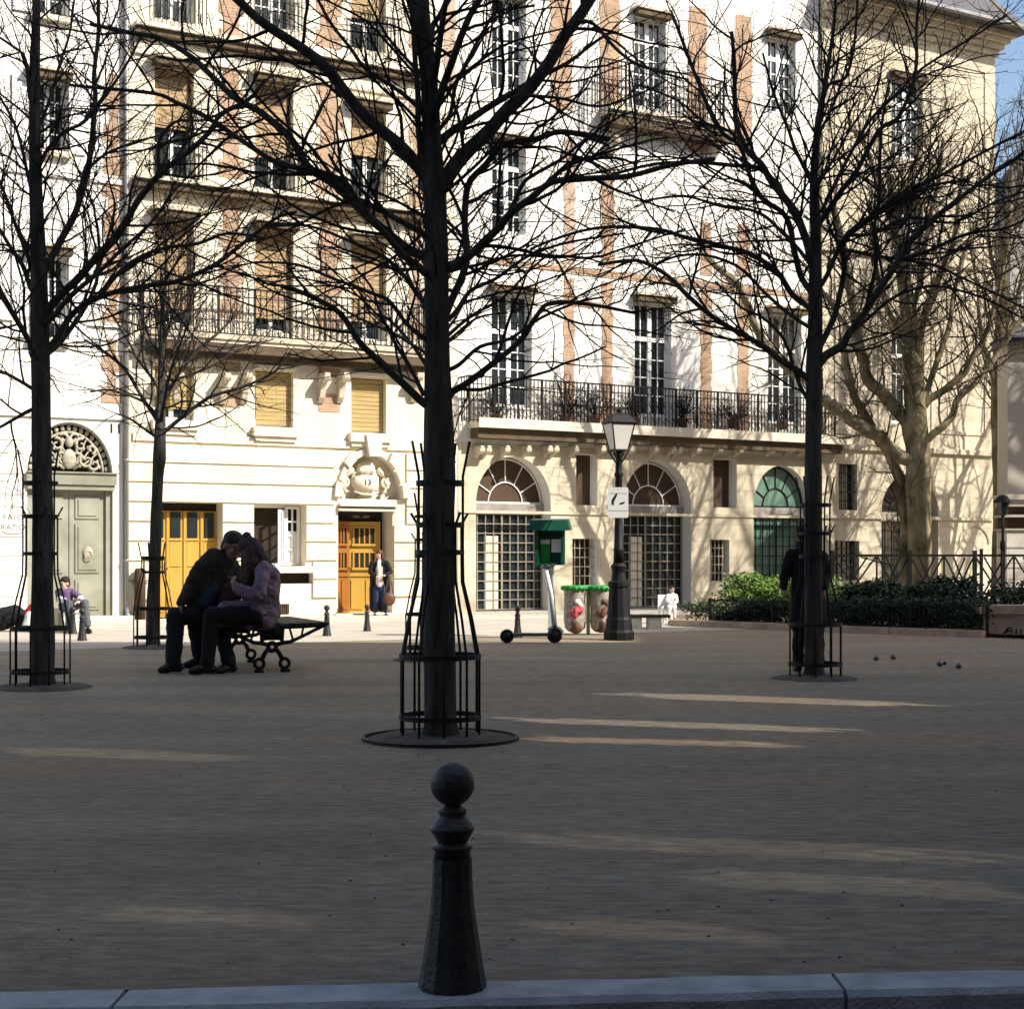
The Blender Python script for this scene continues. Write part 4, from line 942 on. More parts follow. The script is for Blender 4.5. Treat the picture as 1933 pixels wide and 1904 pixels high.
left_limbs = [
 (15,7,.1,[(78,520),(92,498),(117,448),(144,394),(164,321),(174,254),(180,184),(177,150),(185,67),(187,-20)]),
 (17,7,-.1,[(80,600),(94,575),(134,535),(187,481),(234,424),(267,371),(301,327),(354,287),(394,247),(418,217),(468,187),(500,150)]),
 (14,6,.15,[(82,680),(94,660),(110,636),(134,595),(187,561),(267,541),(334,531),(401,501),(448,468),(518,414),(560,400)]),
 (9,5,.3,[(187,561),(240,500),(300,470),(370,460),(430,440),(500,450)]),
 (9,4,-.2,[(70,515),(60,501),(33,434),(7,361),(-20,300),(-50,260)]),
 (11,5,.1,[(72,560),(57,541),(43,501),(20,468),(-10,420),(-50,390)]),
 (10,4,-.3,[(72,655),(55,640),(33,608),(0,558),(-40,520)]),
 (9,4,.1,[(72,770),(56,775),(22,793),(-10,810),(-60,820)]),
 (8,4,.3,[(72,740),(40,720),(10,705),(-30,700)]),
 (8,4,.2,[(66,200),(57,190),(47,110),(20,85),(-20,60)]),
 (8,4,.2,[(68,400),(55,340),(33,250),(10,200),(-20,150)]),
 (8,4,-.4,[(68,330),(85,290),(120,250),(160,230),(200,180),(240,120),(270,60)]),
 (7,4,.4,[(67,250),(90,200),(110,130),(130,70),(140,0)]),
 (7,4,-.2,[(301,327),(300,270),(330,230),(390,225),(440,200)]),
 (7,3,.2,[(164,321),(200,290),(250,270),(300,255)])]
right_trunk = [(1537,1280,36),(1536,1180,35),(1535,1000,33),(1535,850,31),(1536,760,30),(1537,690,31),(1539,600,27),(1539,500,23),(1539,420,20),(1536,340,15),(1544,234,13),(1556,170,10),(1564,120,8),(1575,40,6),(1580,-50,5)]
right_limbs = [
 (13,6,.1,[(1535,575),(1531,551),(1511,518),(1497,468),(1494,434),(1477,401),(1441,377),(1421,344),(1397,277),(1364,251),(1330,187),(1297,100),(1270,30)]),
 (17,7,-.2,[(1538,510),(1531,484),(1511,418),(1484,377),(1457,344),(1437,311),(1411,284),(1391,240),(1387,187),(1387,134),(1380,60)]),
 (13,5,.2,[(1536,596),(1527,581),(1497,558),(1464,511),(1414,478),(1364,464),(1297,448),(1240,432),(1160,428),(1080,440),(1000,470)]),
 (14,6,-.3,[(1534,726),(1519,711),(1482,685),(1448,658),(1411,636),(1350,600),(1300,560),(1260,520),(1200,490),(1130,500)]),
 (9,4,-.1,[(1534,760),(1515,740),(1500,700),(1480,640),(1440,600),(1400,580),(1350,530)]),
 (13,5,.2,[(1543,660),(1557,636),(1581,578),(1594,511),(1591,468),(1604,444),(1640,410),(1700,380),(1760,350),(1830,340)]),
 (18,7,-.2,[(1540,700),(1556,674),(1590,652),(1598,636),(1631,588),(1691,498),(1724,451),(1765,411),(1798,384),(1870,330),(1940,285)]),
 (9,5,.1,[(1625,600),(1644,548),(1654,494),(1651,424),(1658,394),(1661,301),(1665,230),(1680,150)]),
 (13,5,.2,[(1539,440),(1548,418),(1584,367),(1618,321),(1658,247),(1698,217),(1728,134),(1731,33),(1740,-30)]),
 (9,4,-.3,[(1544,240),(1550,210),(1564,160),(1598,144),(1614,67),(1618,-20)]),
 (10,5,.1,[(1541,550),(1560,520),(1598,444),(1664,394),(1731,354),(1831,301),(1933,247)]),
 (11,5,-.2,[(1532,470),(1497,401),(1447,327),(1381,311),(1297,307),(1220,312),(1140,335)]),
 (8,4,.3,[(1590,470),(1640,480),(1700,490),(1764,501),(1831,531),(1933,581)]),
 (9,4,-.1,[(1536,350),(1527,334),(1500,280),(1484,234),(1457,167),(1440,100)]),
 (8,4,.3,[(1550,400),(1600,300),(1640,230),(1690,180),(1740,130),(1820,80),(1900,30)]),
 (8,4,-.3,[(1700,490),(1760,470),(1830,440),(1900,430),(1960,400)]),
 (8,4,-.3,[(1531,500),(1480,440),(1430,400),(1370,390),(1290,370),(1210,380)]),
 (8,4,.3,[(1533,620),(1500,600),(1450,560),(1390,500),(1310,480),(1240,500),(1190,560)]),
 (7,4,.2,[(1437,311),(1380,250),(1330,230),(1280,190),(1210,160)]),
 (7,4,.1,[(1604,444),(1650,440),(1720,410),(1800,420),(1880,380),(1940,360)]),
 (7,4,.3,[(1598,636),(1640,600),(1690,560),(1760,540),(1850,560),(1930,600)])]
small_trunk = [(289,1221,25),(291,1130,22),(294,1000,21),(298,900,20),(301,865,25),(302,820,22),(304,760,17),(306,700,14),(305,640,11),(308,580,8),(313,520,6),(314,450,5),(312,390,3)]
small_limbs = [
 (9,4,.2,[(300,800),(293,786),(263,741),(233,692),(188,658),(160,640)]),
 (9,4,-.1,[(303,826),(312,812),(345,786),(391,752),(440,735),(477,722),(520,700),(550,660)]),
 (8,4,.2,[(306,760),(325,725),(350,690),(375,660),(420,620),(450,590)]),
 (7,3,-.3,[(304,740),(285,710),(262,680),(240,640),(215,600),(200,580)]),
 (7,3,.3,[(306,700),(330,660),(345,610),(360,570),(390,530)]),
 (7,3,.1,[(304,680),(285,640),(268,600),(265,550),(255,500)]),
 (6,3,-.2,[(307,650),(325,600),(335,560),(345,520),(370,480)]),
 (6,3,.4,[(301,830),(275,810),(245,790),(220,780)]),
 (6,3,.2,[(303,790),(275,760),(240,745),(200,735),(170,740)]),
 (6,3,.2,[(306,720),(350,710),(400,690),(450,660),(490,650)])]
tree('tree', 'thick bare tree in the middle, behind the big bollard', CH*F/(1396-H), mid_trunk, mid_limbs, SPEC(.74,.9), 5, depth=.5, extra=6, group=GT)
tree('tree', 'bare tree at the left edge, left of the couple on the bench', CH*F/(1298-H), left_trunk, left_limbs, SPEC(.95,1.0), 8, extra=3, group=GT)
tree('tree', 'widely forking bare tree at the right, a standing man behind its trunk', CH*F/(1280-H), right_trunk, right_limbs, SPEC(.88,1.0), 12, extra=4, group=GT)
tree('young_tree', 'young slim bare tree with swollen trunk beside the seated couple', CH*F/(1221-H), small_trunk, small_limbs, SPEC(.8,1.0), 21, extra=4, group=GT)
hid_trunk = [(808,1244,26),(808,1000,22),(810,800,20),(812,700,17),(812,560,12),(810,420,8),(808,300,5)]
hid_limbs = [(8,3,.1,[(812,700),(770,640),(730,600),(690,590),(650,600)]),(8,3,-.1,[(812,680),(850,640),(900,600),(960,590)]),(7,3,.2,[(812,600),(780,540),(750,480),(700,450)]),(7,3,.2,[(811,560),(860,500),(900,470),(960,440)])]
tree('young_tree', 'slim bare tree almost hidden behind the thick middle tree', CH*F/(1244-H), hid_trunk, hid_limbs, SPEC(.75,1.0), 33, extra=4, group=GT)
# plane trees of the garden
pl_spec = [dict(sp=.26, start=.10, len=1.9, r=.024, n=10, sides=5, ang=(28,60), up=.05, jit=.14), dict(sp=.17, start=.1, len=.8, r=.012, n=6, sides=4, ang=(28,62), up=.04, jit=.2),
           dict(sp=.17, start=.1, len=.32, r=.0075, n=3, sides=3, ang=(30,60), up=.04, jit=.22)]
GP = 'big plane trees in the garden behind the hedge'
gt = [(1737,1158,50),(1736,1080,42),(1736,980,39),(1733,900,42),(1733,850,40),(1730,800,36),(1726,740,34),(1722,673,32),(1718,610,28),(1708,540,24),(1700,470,22),(1690,400,17),(1680,330,12)]
gl_ = [(20,12,.12,[(1712,1150),(1706,1080),(1707,960),(1690,880),(1650,810),(1617,757),(1600,700),(1590,640)]),(26,9,-.1,[(1725,880),(1715,869),(1685,850),(1647,816),(1598,786),(1557,752),(1520,715),(1480,690),(1440,640),(1420,600),(1395,540),(1360,510),(1330,480)]),
 (25,12,.2,[(1725,850),(1711,801),(1670,745),(1640,722),(1628,673),(1620,636),(1612,580),(1600,520),(1590,460),(1570,380)]),
 (14,7,.1,[(1738,840),(1755,825),(1797,786),(1809,752),(1858,703),(1903,636),(1940,590),(1980,540)]),
 (15,6,-.2,[(1740,770),(1756,752),(1812,711),(1843,662),(1857,636),(1880,570),(1895,500)]),
 (12,6,.2,[(1738,770),(1750,740),(1770,680),(1790,620),(1800,560),(1815,500),(1840,420)]),
 (12,6,-.3,[(1728,700),(1745,600),(1765,560),(1770,530),(1800,450),(1810,380),(1820,300)]),
 (11,5,.1,[(1722,680),(1700,640),(1680,590),(1660,540),(1650,460),(1640,380)]),
 (11,5,-.1,[(1716,600),(1740,520),(1750,440),(1770,350),(1780,260)]),
 (10,5,.2,[(1706,540),(1690,440),(1660,360),(1640,290),(1600,230)]),
 (9,4,.2,[(1628,660),(1600,620),(1560,560),(1520,500),(1470,470)]),
 (8,4,.2,[(1695,420),(1720,330),(1750,260),(1790,190)])]
tree('plane_tree', 'large mossy plane tree in the garden with sunlit trunk', 36.0, gt, gl_, pl_spec, 41, 'plane_bark', 'plane_twig', extra=10, group=GP, wscale=1.12)
gt2 = [(1888,1150,36),(1889,1050,32),(1890,950,30),(1888,850,30),(1884,780,26),(1884,700,22),(1890,600,20),(1895,500,16),(1905,400,12),(1910,300,8)]
gl2 = [(12,5,.1,[(1886,800),(1900,740),(1925,680),(1950,600),(1960,520)]),(11,5,-.1,[(1886,760),(1870,700),(1850,620),(1845,540),(1830,460)]),(10,5,.2,[(1888,650),(1915,580),(1935,500),(1950,420),(1960,330)]),(9,4,.2,[(1892,560),(1870,480),(1865,400),(1870,320),(1880,240)]),(9,4,.3,[(1900,450),(1925,370),(1940,280),(1950,190)])]
tree('plane_tree', 'ivy-brown plane tree at the corner of the stone house', 39.8, gt2, gl2, pl_spec, 43, 'plane_bark', 'plane_twig', extra=8, group=GP)
# same kind of trees just outside the frame, their shadows fall on the stone wall
def offtree(x, y, h, seed, lean=0.0):
    rg = random.Random(seed); e = thing('plane_tree', 'bare plane tree standing outside the right edge, throwing branch shadows on the wall', 'tree', (x,y,0), 0, GP)
    tb = MB(); pts = [Vector((lean*k/8, 0, h*.5*k/8)) for k in range(9)]; tb.tube(pts, [.22-.012*k for k in range(9)], 12); lm = MB(); tm = MB(); cnt=[0]; allb=[]
    for i in range(13):
        p = pts[3+i%6]; a = i*2.4; d = Vector((math.cos(a)*.7, math.sin(a)*.7, .9)).normalized(); q = twig_path(p, d, h*.5, 14, rg, .05, .10); r0=.09*rg.uniform(.7,1); rads=[r0*(1-.8*k/14) for k in range(15)]
        lm.tube(q, rads, 7); allb.append((q,rads))
    sp2 = [dict(sp=.5, start=.12, len=1.9, r=.03, n=8, sides=4, ang=(28,60), up=.05, jit=.14), dict(sp=.35, start=.1, len=.8, r=.013, n=5, sides=3, ang=(28,62), up=.04, jit=.2)]
    for q, r_ in allb: spawn(tm, q, r_, 0, sp2, rg, cnt)
    tb.build('trunk','plane_bark',e,True); lm.build('limbs','plane_bark',e,True); tm.build('twigs','plane_twig',e)
offtree(19.5, 35.2, 20, 3); offtree(15.2, 33.0, 18, 5); offtree(26, 36, 19, 9); offtree(15.9, 41.6, 13, 17); offtree(18.5, 31.0, 21, 13)
# ------------------------------------------------------------------ tree guards (iron corsets)
def guard(name, label, u, v, k=1.0, htop=2.3, seed=0, flare=True):
    g0 = G(u, v); e = thing(name, label, 'tree guard', g0, rnd.random(), 'iron corset guards around the tree trunks')
    R0, R1 = .285*k, .165*k; n = 10
    for i in range(n):
        a = 2*math.pi*i/n+.12; c, s = math.cos(a), math.sin(a)
        prof = [(R0,0),(R0,.58*k),(R0*.97,.62*k),((R0+R1)/2*1.03,.86*k),(R1*1.02,1.12*k),(R1,1.3*k),(R1,htop-.25 if i%2 else htop*.72),(R1+(.05 if flare else 0),htop if i%2 else htop*.76)]
        b = MB(); b.tube([(r*c,r*s,z) for r, z in prof], .0095, 6); o = b.build('bar', 'cage_iron', e, True)
    for z, r in ((.16*k,R0),(.59*k,R0),(1.33*k,R1),(htop*.72,R1),(htop*.86,R1)):
        b = MB(); m = 28; 
        vs = []; fs = []
        for i in range(m):
            a = 2*math.pi*i/m
            for rr, zz in ((r-.006,z-.018),(r+.008,z-.018),(r+.008,z+.018),(r-.006,z+.018)): vs.append((rr*math.cos(a), rr*math.sin(a), zz))
        for i in range(m):
            j = (i+1)%m
            for q in range(4): fs.append((i*4+q, j*4+q, j*4+(q+1)%4, i*4+(q+1)%4))
        b.add(vs, fs); b.build('ring', 'cage_iron', e)
    return e
guard('tree_guard', 'iron guard around the thick middle tree', 831, 1394, 1.0, 2.12)
guard('tree_guard', 'iron guard around the tree at the left edge', 76, 1297, 1.0, 2.36)
guard('tree_guard', 'iron guard of close bars around the right tree', 1539, 1280, .98, 2.15)
guard('tree_guard', 'iron guard around the slim tree beside the seated couple', 289, 1222, .95, 1.5)
guard('tree_guard', 'iron guard half hidden behind the thick middle tree', 808, 1245, .98, 2.1)
def pit(u, v, r):
    c = G(u, v); b = MB(); n = 40; vs = [(0,0,.045)]; fs = []; rg = random.Random(int(u))
    for j, (f, z) in enumerate(((.45,.04),(.85,.022),(1.0,.004))):
        for k in range(n): a = 2*math.pi*k/n; q = r*f*(1+.03*math.sin(3*a+u)); vs.append((q*math.cos(a), q*math.sin(a), z+.004*rg.random()*(j<2)))
    for k in range(n): fs.append((0,1+k,1+(k+1)%n))
    for j in range(2):
        for k in range(n): fs.append((1+j*n+k, 1+(j+1)*n+k, 1+(j+1)*n+(k+1)%n, 1+j*n+(k+1)%n))
    o = b.add(vs, fs).build('tree_pit', 'earth', None, True); o.location = c; tag(o, kind='structure')
    if r < .52: return
    ring = MB(); m = 40
    for k in range(m): a0, a1 = 2*math.pi*k/m, 2*math.pi*(k+1)/m; ring.bar((r*math.cos(a0), r*math.sin(a0), .012), (r*math.cos(a1), r*math.sin(a1), .012), .02, .024)
    o = ring.build('pit_edging', 'cage_iron'); o.location = c; tag(o, kind='structure')
pit(831,1394,.55); pit(80,1297,.5); pit(1539,1280,.46); pit(289,1222,.45); pit(808,1245,.45)
# ------------------------------------------------------------------ bollards
def bollard_proto(name, label, loc, s=1.0, rz=0.0, group=None):
    e = thing(name, label, 'bollard', loc, rz, group); k = s/625.0
    yb = 1873
    def zz(y): return (yb-y)*k
    prof = [(62,1872),(62,1864),(60,1854),(55,1826),(47.5,1775),(40,1723),(37,1680),(36,1660),(35.5,1628)]
    b = MB(); n = 12; vs = []; fs = []
    for (r, y) in prof:
        for i in range(n*2):
            a = math.pi*i/n; rr = r*k*(1.0 if i % 2 else 1.035); vs.append((rr*math.cos(a), rr*math.sin(a), zz(y)))
    m = n*2
    for j in range(len(prof)-1):
        for i in range(m): fs.append((j*m+i, j*m+(i+1)%m, (j+1)*m+(i+1)%m, (j+1)*m+i))
    fs.append(tuple(range(m-1,-1,-1))); fs.append(tuple(range((len(prof)-1)*m, len(prof)*m)))
    b.add(vs, fs); b.build('shaft', 'bollard_paint', e)
    b = MB(); b.lathe([(r*k,zz(y)) for r, y in ((35,1629),(33,1617),(37,1612),(39,1608),(37,1605),(29,1604),(28.5,1600),(31,1594),(41,1577),(42.5,1574),(41,1571),(27,1553),(25,1551),(26,1546),(27.5,1541),(26,1537),(18,1532),(15,1529))], n=28); b.build('collar', 'bollard_paint', e, True)
    b = MB(); b.ball((0,0,zz(1490.5)), 41.5*k, 32); b.build('ball', 'bollard_paint', e, True)
    return e
fb0 = GY(854, 4.79); fb0.z = .004
bollard_proto('bollard', 'big dark ball-topped bollard on the front kerb', fb0, 1.0)
gB = 'small ball-topped bollards along the far street'
pb = None
for (u, v, h, lab) in ((617,1200,59,'small bollard behind the free end of the park bench'),(693,1191,51,'small bollard in front of the woman at the yellow door'),(977,1203,60,'small bollard behind the electric scooter'),(155,1209,62,'small bollard below the seated woman in purple, the nearer one'),(138,1196,52,'small bollard left of the nearer one below the seated woman')):
    c = G(u, v); s = h/(F/c.y)/(.677)
    if pb is None: pb = bollard_proto('small_bollard', lab, (0,0,0), 1.0, 0, gB); o = pb
    else: o = copy_tree(pb); o['label'] = lab
    o.location = c; o.scale = (s,s,s); o.rotation_euler = (0,0,rnd.random())
# ------------------------------------------------------------------ bench
bo = Vector((-2.70,17.9,0)); brz = math.atan2(-.37,-.93)      # local +x = seat front on the couple's side; local +y = far end? (axis)
bench = thing('park_bench', 'dark double-sided park bench with cast-iron ends, the couple sits on it', 'bench', bo, brz)
# local frame: x = f direction (-.93,-.37); y = perpendicular (.37,-.93) -> the bench runs along -y
def iron_end(y):
    b = MB(); th = .05
    def bar2(p, q, w): b.bar((p[0],y,p[1]), (q[0],y,q[1]), th, w, up=(0,0,1)) if abs(p[0]-q[0])>abs(p[1]-q[1]) else b.bar((p[0],y,p[1]), (q[0],y,q[1]), w, th, up=(0,1,0))
    def ringt(cx, cz, r, w=.014):
        b.tube([(cx+r*math.cos(a), y, cz+r*math.sin(a)) for a in [2*math.pi*k/20 for k in range(21)]], w, 8, cap=False)
    for s in (1,-1):
        ringt(s*.145,.10,.052,.021); b.box(min(s*.10,s*.20),max(s*.10,s*.20),y-.035,y+.035,0,.035)
        b.tube([(s*.115,y,.15),(s*.085,y,.21),(s*.045,y,.26)], .026, 8)
        b.tube([(s*.05,y,.31),(s*.12,y,.33),(s*.20,y,.335),(s*.32,y,.385),(s*.50,y,.47),(s*.60,y,.515)], [.026,.026,.024,.020,.020,.022], 8)
        b.tube([(s*.10,y,.50),(s*.35,y,.505),(s*.63,y,.52)], .018, 6)
        b.tube([(s*.20,y,.50),(s*.24,y,.36)], .014, 6); b.tube([(s*.36,y,.50),(s*.34,y,.40)], .014, 6)
        b.tube([(s*.12,y,.50),(s*.11,y,.35)], .026, 6)
        b.tube([(s*.04,y,.52),(s*.05,y,.75),(s*.035,y,.98),(s*.02,y,1.10)], .016, 6)
    ringt(0,.285,.045,.026)
    b.prism([(-.12,.36),(.12,.36),(.14,.50),(.06,.56),(-.06,.56),(-.14,.50)], lambda p,q,d:(p,d,q), y-.02, y+.02)
    b.tube([(-.045,y,.62),(.045,y,.66)],.012,6); b.tube([(-.045,y,.85),(.045,y,.85)],.012,6)
    fixnormals(b.build('iron_frame', 'iron', bench, True))
for y in (0.0, -1.75): iron_end(y)
for s, nm in ((1,'couple side'),(-1,'free side')):
    b = MB(); 
    for k in range(5): x = s*(.13+.108*k); b.box(min(x,x+s*.085),max(x,x+s*.085),-1.85,.06,.515+.002*k,.548+.002*k)
    b.build('seat', 'bench_wood', bench)
b = MB()
for s in (1,-1):
    for k in range(3): z = .66+.155*k; x = s*(.066-.008*k); b.box(min(x,x+s*.022),max(x,x+s*.022),-1.85,-.12,z,z+.12)
b.build('backrest', 'bench_wood', bench)
# ------------------------------------------------------------------ people
def remesh(mb, voxel, smooth=4, disp=0.0, dscale=14, name='m'):
    me = bpy.data.meshes.new(name); me.from_pydata(mb.v, [], mb.f); me.update()
    bm = bmesh.new(); bm.from_mesh(me); bmesh.ops.recalc_face_normals(bm, faces=bm.faces); bm.to_mesh(me); bm.free()
    o = bpy.data.objects.new('tmp', me); COL.objects.link(o)
    r_ = o.modifiers.new('r', 'REMESH'); r_.mode = 'VOXEL'; r_.voxel_size = voxel
    s_ = o.modifiers.new('s', 'SMOOTH'); s_.iterations = smooth; s_.factor = .5
    dg = bpy.context.evaluated_depsgraph_get(); out = bpy.data.meshes.new_from_object(o.evaluated_get(dg)); bpy.data.objects.remove(o)
    if disp:
        n = len(out.vertices); co = np.empty(n*3); out.vertices.foreach_get('co', co); co = co.reshape(-1,3); no = np.empty(n*3); out.vertex_normals.foreach_get('vector', no); no = no.reshape(-1,3)
        for i in range(n):
            p = Vector(co[i]); f = mnoise.noise(Vector((p.x*dscale, p.y*dscale, p.z*dscale*.8)))+.5*mnoise.noise(p*dscale*2.3)
            co[i] += no[i]*disp*f
        out.vertices.foreach_set('co', co.ravel()); out.update()
    return out
def chain(mb, pts, rads, n=12):
    """capsule chain with tapered links"""
    pts = [Vector(p) for p in pts]
    for i, (p, r) in enumerate(zip(pts, rads)): mb.ball(p, r*.995, n)
    for (a, b, ra, rb) in zip(pts[:-1], pts[1:], rads[:-1], rads[1:]):
        if (b-a).length > 1e-4: mb.tube([a, a.lerp(b,.5), b], [ra, (ra+rb)/2, rb], n)
def frame(fwd, up):
    f = Vector(fwd).normalized(); u_ = Vector(up); u_ = (u_-f*u_.dot(f)).normalized(); s = f.cross(u_); return Matrix((s, f, u_)).transposed()   # columns: side, forward, up
def add_head(mb, c, fwd, up, s):
    m = frame(fwd, up); c = Vector(c); q = lambda x,y,z: c+m@Vector((x*s,y*s,z*s))
    mb.ball(q(0,-.008,.03), (.074*s,.092*s,.086*s), 20, m); mb.ball(q(0,.018,-.035), (.058*s,.068*s,.078*s), 18, m); mb.ball(q(0,.050,-.085), (.030*s,.028*s,.026*s), 10, m)
    chain(mb, [q(0,.082,.012), q(0,.104,-.020)], [.009*s,.014*s], 8); mb.ball(q(0,.078,-.058), (.026*s,.014*s,.011*s), 8, m); mb.ball(q(0,.07,.03),(.055*s,.018*s,.010*s),10,m)
    for sx in (-1,1): mb.ball(q(sx*.075,-.005,-.012), (.012*s,.022*s,.032*s), 8, m); mb.ball(q(sx*.032,.062,-.02),(.024*s,.02*s,.02*s),8,m)
    return m, q
def add_hand(mb, w, d, nrm, s, curl=.5, side=1):
    m = frame(d, nrm); w = Vector(w); q = lambda x,y,z: w+m@Vector((x*s,y*s,z*s))
    mb.ball(q(0,.045,0), (.040*s,.052*s,.017*s), 12, m)
    for i, (x, L) in enumerate(((-.030,.070),(-.010,.080),(.010,.074),(.029,.058))):
        a = [q(x,.075,0)]; ang = 0; p = Vector((x,.075,0))
        for k in range(3): ang += curl*.55; p = p+Vector((x*.05, math.cos(ang)*L/3, -math.sin(ang)*L/3)); a.append(q(*p))
        chain(mb, a, [.0098*s,.0095*s,.0088*s,.0078*s], 8)
    chain(mb, [q(-side*.028,.025,0), q(-side*.052,.050,-.012), q(-side*.060,.078,-.024)], [.012*s,.011*s,.0095*s], 8)
def add_foot(mb, an, toe, s):
    an = Vector(an); toe = Vector(toe); d = (toe-an); d.z = 0; d.normalize(); heel = an-d*.05*s
    g_ = .0
    chain(mb, [Vector((heel.x,heel.y,.045*s)), Vector((an.x,an.y,.055*s))+d*.03*s, Vector((toe.x,toe.y,.036*s))-d*.07*s, Vector((toe.x,toe.y,.028*s))-d*.02*s], [.043*s,.045*s,.042*s,.028*s], 10)
def person(name, label, J, s, outfit, group=None):
    hs = s*outfit.get('hs',1.0)
    base = Vector((J['pel'][0], J['pel'][1], 0)); e = thing(name, label, 'person', base, 0, group)
    J = {k: Vector(v) for k, v in J.items()}
    b = MB(); m, q = add_head(b, J['head'], J['face'], J['up'], hs)
    ch, pel = J['chest'], J['pel']; neck = J['neck']
    chain(b, [pel, pel.lerp(ch,.5), ch, neck], [.115*s,.110*s,.115*s,.050*s]); chain(b, [neck, J['head']+m@Vector((0,-.02*s,-.05*s))], [.048*s,.046*s])
    sides = []
    for sd in ('L','R'):
        sh, el, wr = J['sh'+sd], J['el'+sd], J['wr'+sd]; chain(b, [ch.lerp(neck,.45), sh, el, wr], [.06*s,.048*s,.036*s,.024*s])
        hd = J.get('hd'+sd, (wr-el).normalized()); add_hand(b, wr, hd, J.get('hn'+sd, Vector((0,0,1))), s, outfit.get('curl',.6), 1 if sd=='L' else -1)
        hp, kn, an, toe = J['hp'+sd], J['kn'+sd], J['an'+sd], J['to'+sd]
        chain(b, [pel, hp, kn, an], [.11*s,.080*s,.052*s,.034*s]); add_foot(b, an, toe, s*.92)
    body = link_mesh('body', remesh(b, .0085*max(1,s), 2), outfit['skin'], e, True)
    body.data.transform(Matrix.Translation(-base))
    def put(nm, mb_, vox, m_, disp=.006, ds=12, sm=4):
        me = remesh(mb_, vox, sm, disp, ds); me.transform(Matrix.Translation(-base)); return link_mesh(nm, me, m_, e, True)
    # trousers
    t = MB()
    for sd in ('L','R'):
        hp, kn, an = J['hp'+sd], J['kn'+sd], J['an'+sd]; a2 = an+Vector((0,0,.02*s)); wl = outfit.get('legw',1.0); chain(t, [pel, hp, kn, kn.lerp(a2,.5), a2], [.125*s,.100*s*wl,.074*s*wl,.068*s*wl,.064*s*wl])
    put('trousers', t, .012, outfit['trousers'], .013, 11, 3)
    for sd in ('L','R'):
        sh_ = MB(); add_foot(sh_, J['an'+sd], J['to'+sd], s*1.12); put('shoe', sh_, .009, outfit['shoe'], 0)
    # coat
    c = MB(); dep = outfit.get('bulk',1.0)
    for cc in outfit['torso'](J, s): chain(c, cc[0], cc[1])
    for sd in ('L','R'):
        sh, el, wr = J['sh'+sd], J['el'+sd], J['wr'+sd]; chain(c, [ch.lerp(neck,.3), sh, sh.lerp(el,.5), el, el.lerp(wr,.5), el.lerp(wr,.93)], [.085*s*dep,.074*s*dep,.066*s*dep,.058*s*dep,.054*s*dep,.046*s*dep])
    put('coat', c, .012, outfit['coat'], outfit.get('disp',.010), outfit.get('ds',9), 3)
    for (nm, fn, mm, dd) in outfit.get('extra', []):
        x = MB(); fn(x, J, hs, m, q); put(nm, x, .010, mm, dd, 26, 2)
    ey = MB()
    for sx in (-1,1): ey.ball(q(sx*.031,.078,-.004), .0105*s, 8)
    ey.build('eyes', 'ink', e, True, origin=base)
    return e
def short_hair(x, J, s, m, q):
    x.ball(q(0,-.016,.047), (.082*s,.099*s,.078*s), 18, m); x.ball(q(0,-.042,-.012), (.079*s,.064*s,.075*s), 14, m)
# the man on the bench
s = 1.22
def Q(u, v, Y): return P(u, v, Y)
man = dict(pel=Q(404,1155,18.45), chest=Q(410,1088,18.42), neck=Q(428,1056,18.36), head=Q(440,1031,18.30), face=(.66,-.66,-.36), up=(.34,-.1,1),
   shL=Q(446,1078,18.65), elL=Q(452,1118,18.60), wrL=Q(436,1132,18.36), shR=Q(394,1060,18.25), elR=Q(362,1107,18.12), wrR=Q(340,1138,18.0), hdR=Vector((-.02,-.25,-1)), hnR=Vector((-.8,-.6,.1)),
   hpL=Q(400,1160,18.55), knL=Q(366,1160,18.45), anL=Q(378,1238,18.6), toL=Q(346,1250,18.5), hpR=Q(396,1160,18.3), knR=Q(332,1162,18.0), anR=Q(327,1256,17.8), toR=Q(299,1269,17.7))
def man_torso(J, s):
    Y = 18.32
    return [([Q(424,1066,Y), Q(415,1085,Y), Q(408,1115,Y), Q(402,1148,Y+.1)], [.13,.17,.18,.19]),
            ([Q(426,1053,Y), Q(404,1054,Y-.05), Q(385,1072,Y-.1), Q(368,1100,Y-.15), Q(352,1128,Y-.2)], [.085,.125,.125,.115,.085]),
            ([Q(398,1085,Y), Q(384,1115,Y-.1), Q(368,1140,Y-.15)], [.16,.13,.08]), ([Q(432,1070,Y+.1), Q(438,1105,Y+.1)], [.13,.12])]
def shirt(x, J, s, m, q):
    chain(x, [Q(410,1098,18.20), Q(400,1118,18.18), Q(388,1138,18.18)], [.05,.10,.12])
def scarf(x, J, s, m, q):
    chain(x, [Q(432,1112,18.2), Q(430,1134,18.16)], [.09,.11])
person('person', 'man in a dark coat on the bench, leaning his head towards the woman beside him', man, s,
   dict(skin='skin', trousers='black_cloth', shoe='shoe', coat='olive_coat', torso=man_torso, bulk=1.0, legw=1.16, hs=1.2, extra=[('hair', short_hair, 'dark_hair', .002), ('shirt', shirt, 'blue_shirt', .005), ('sweater', scarf, 'maroon', .006)]))
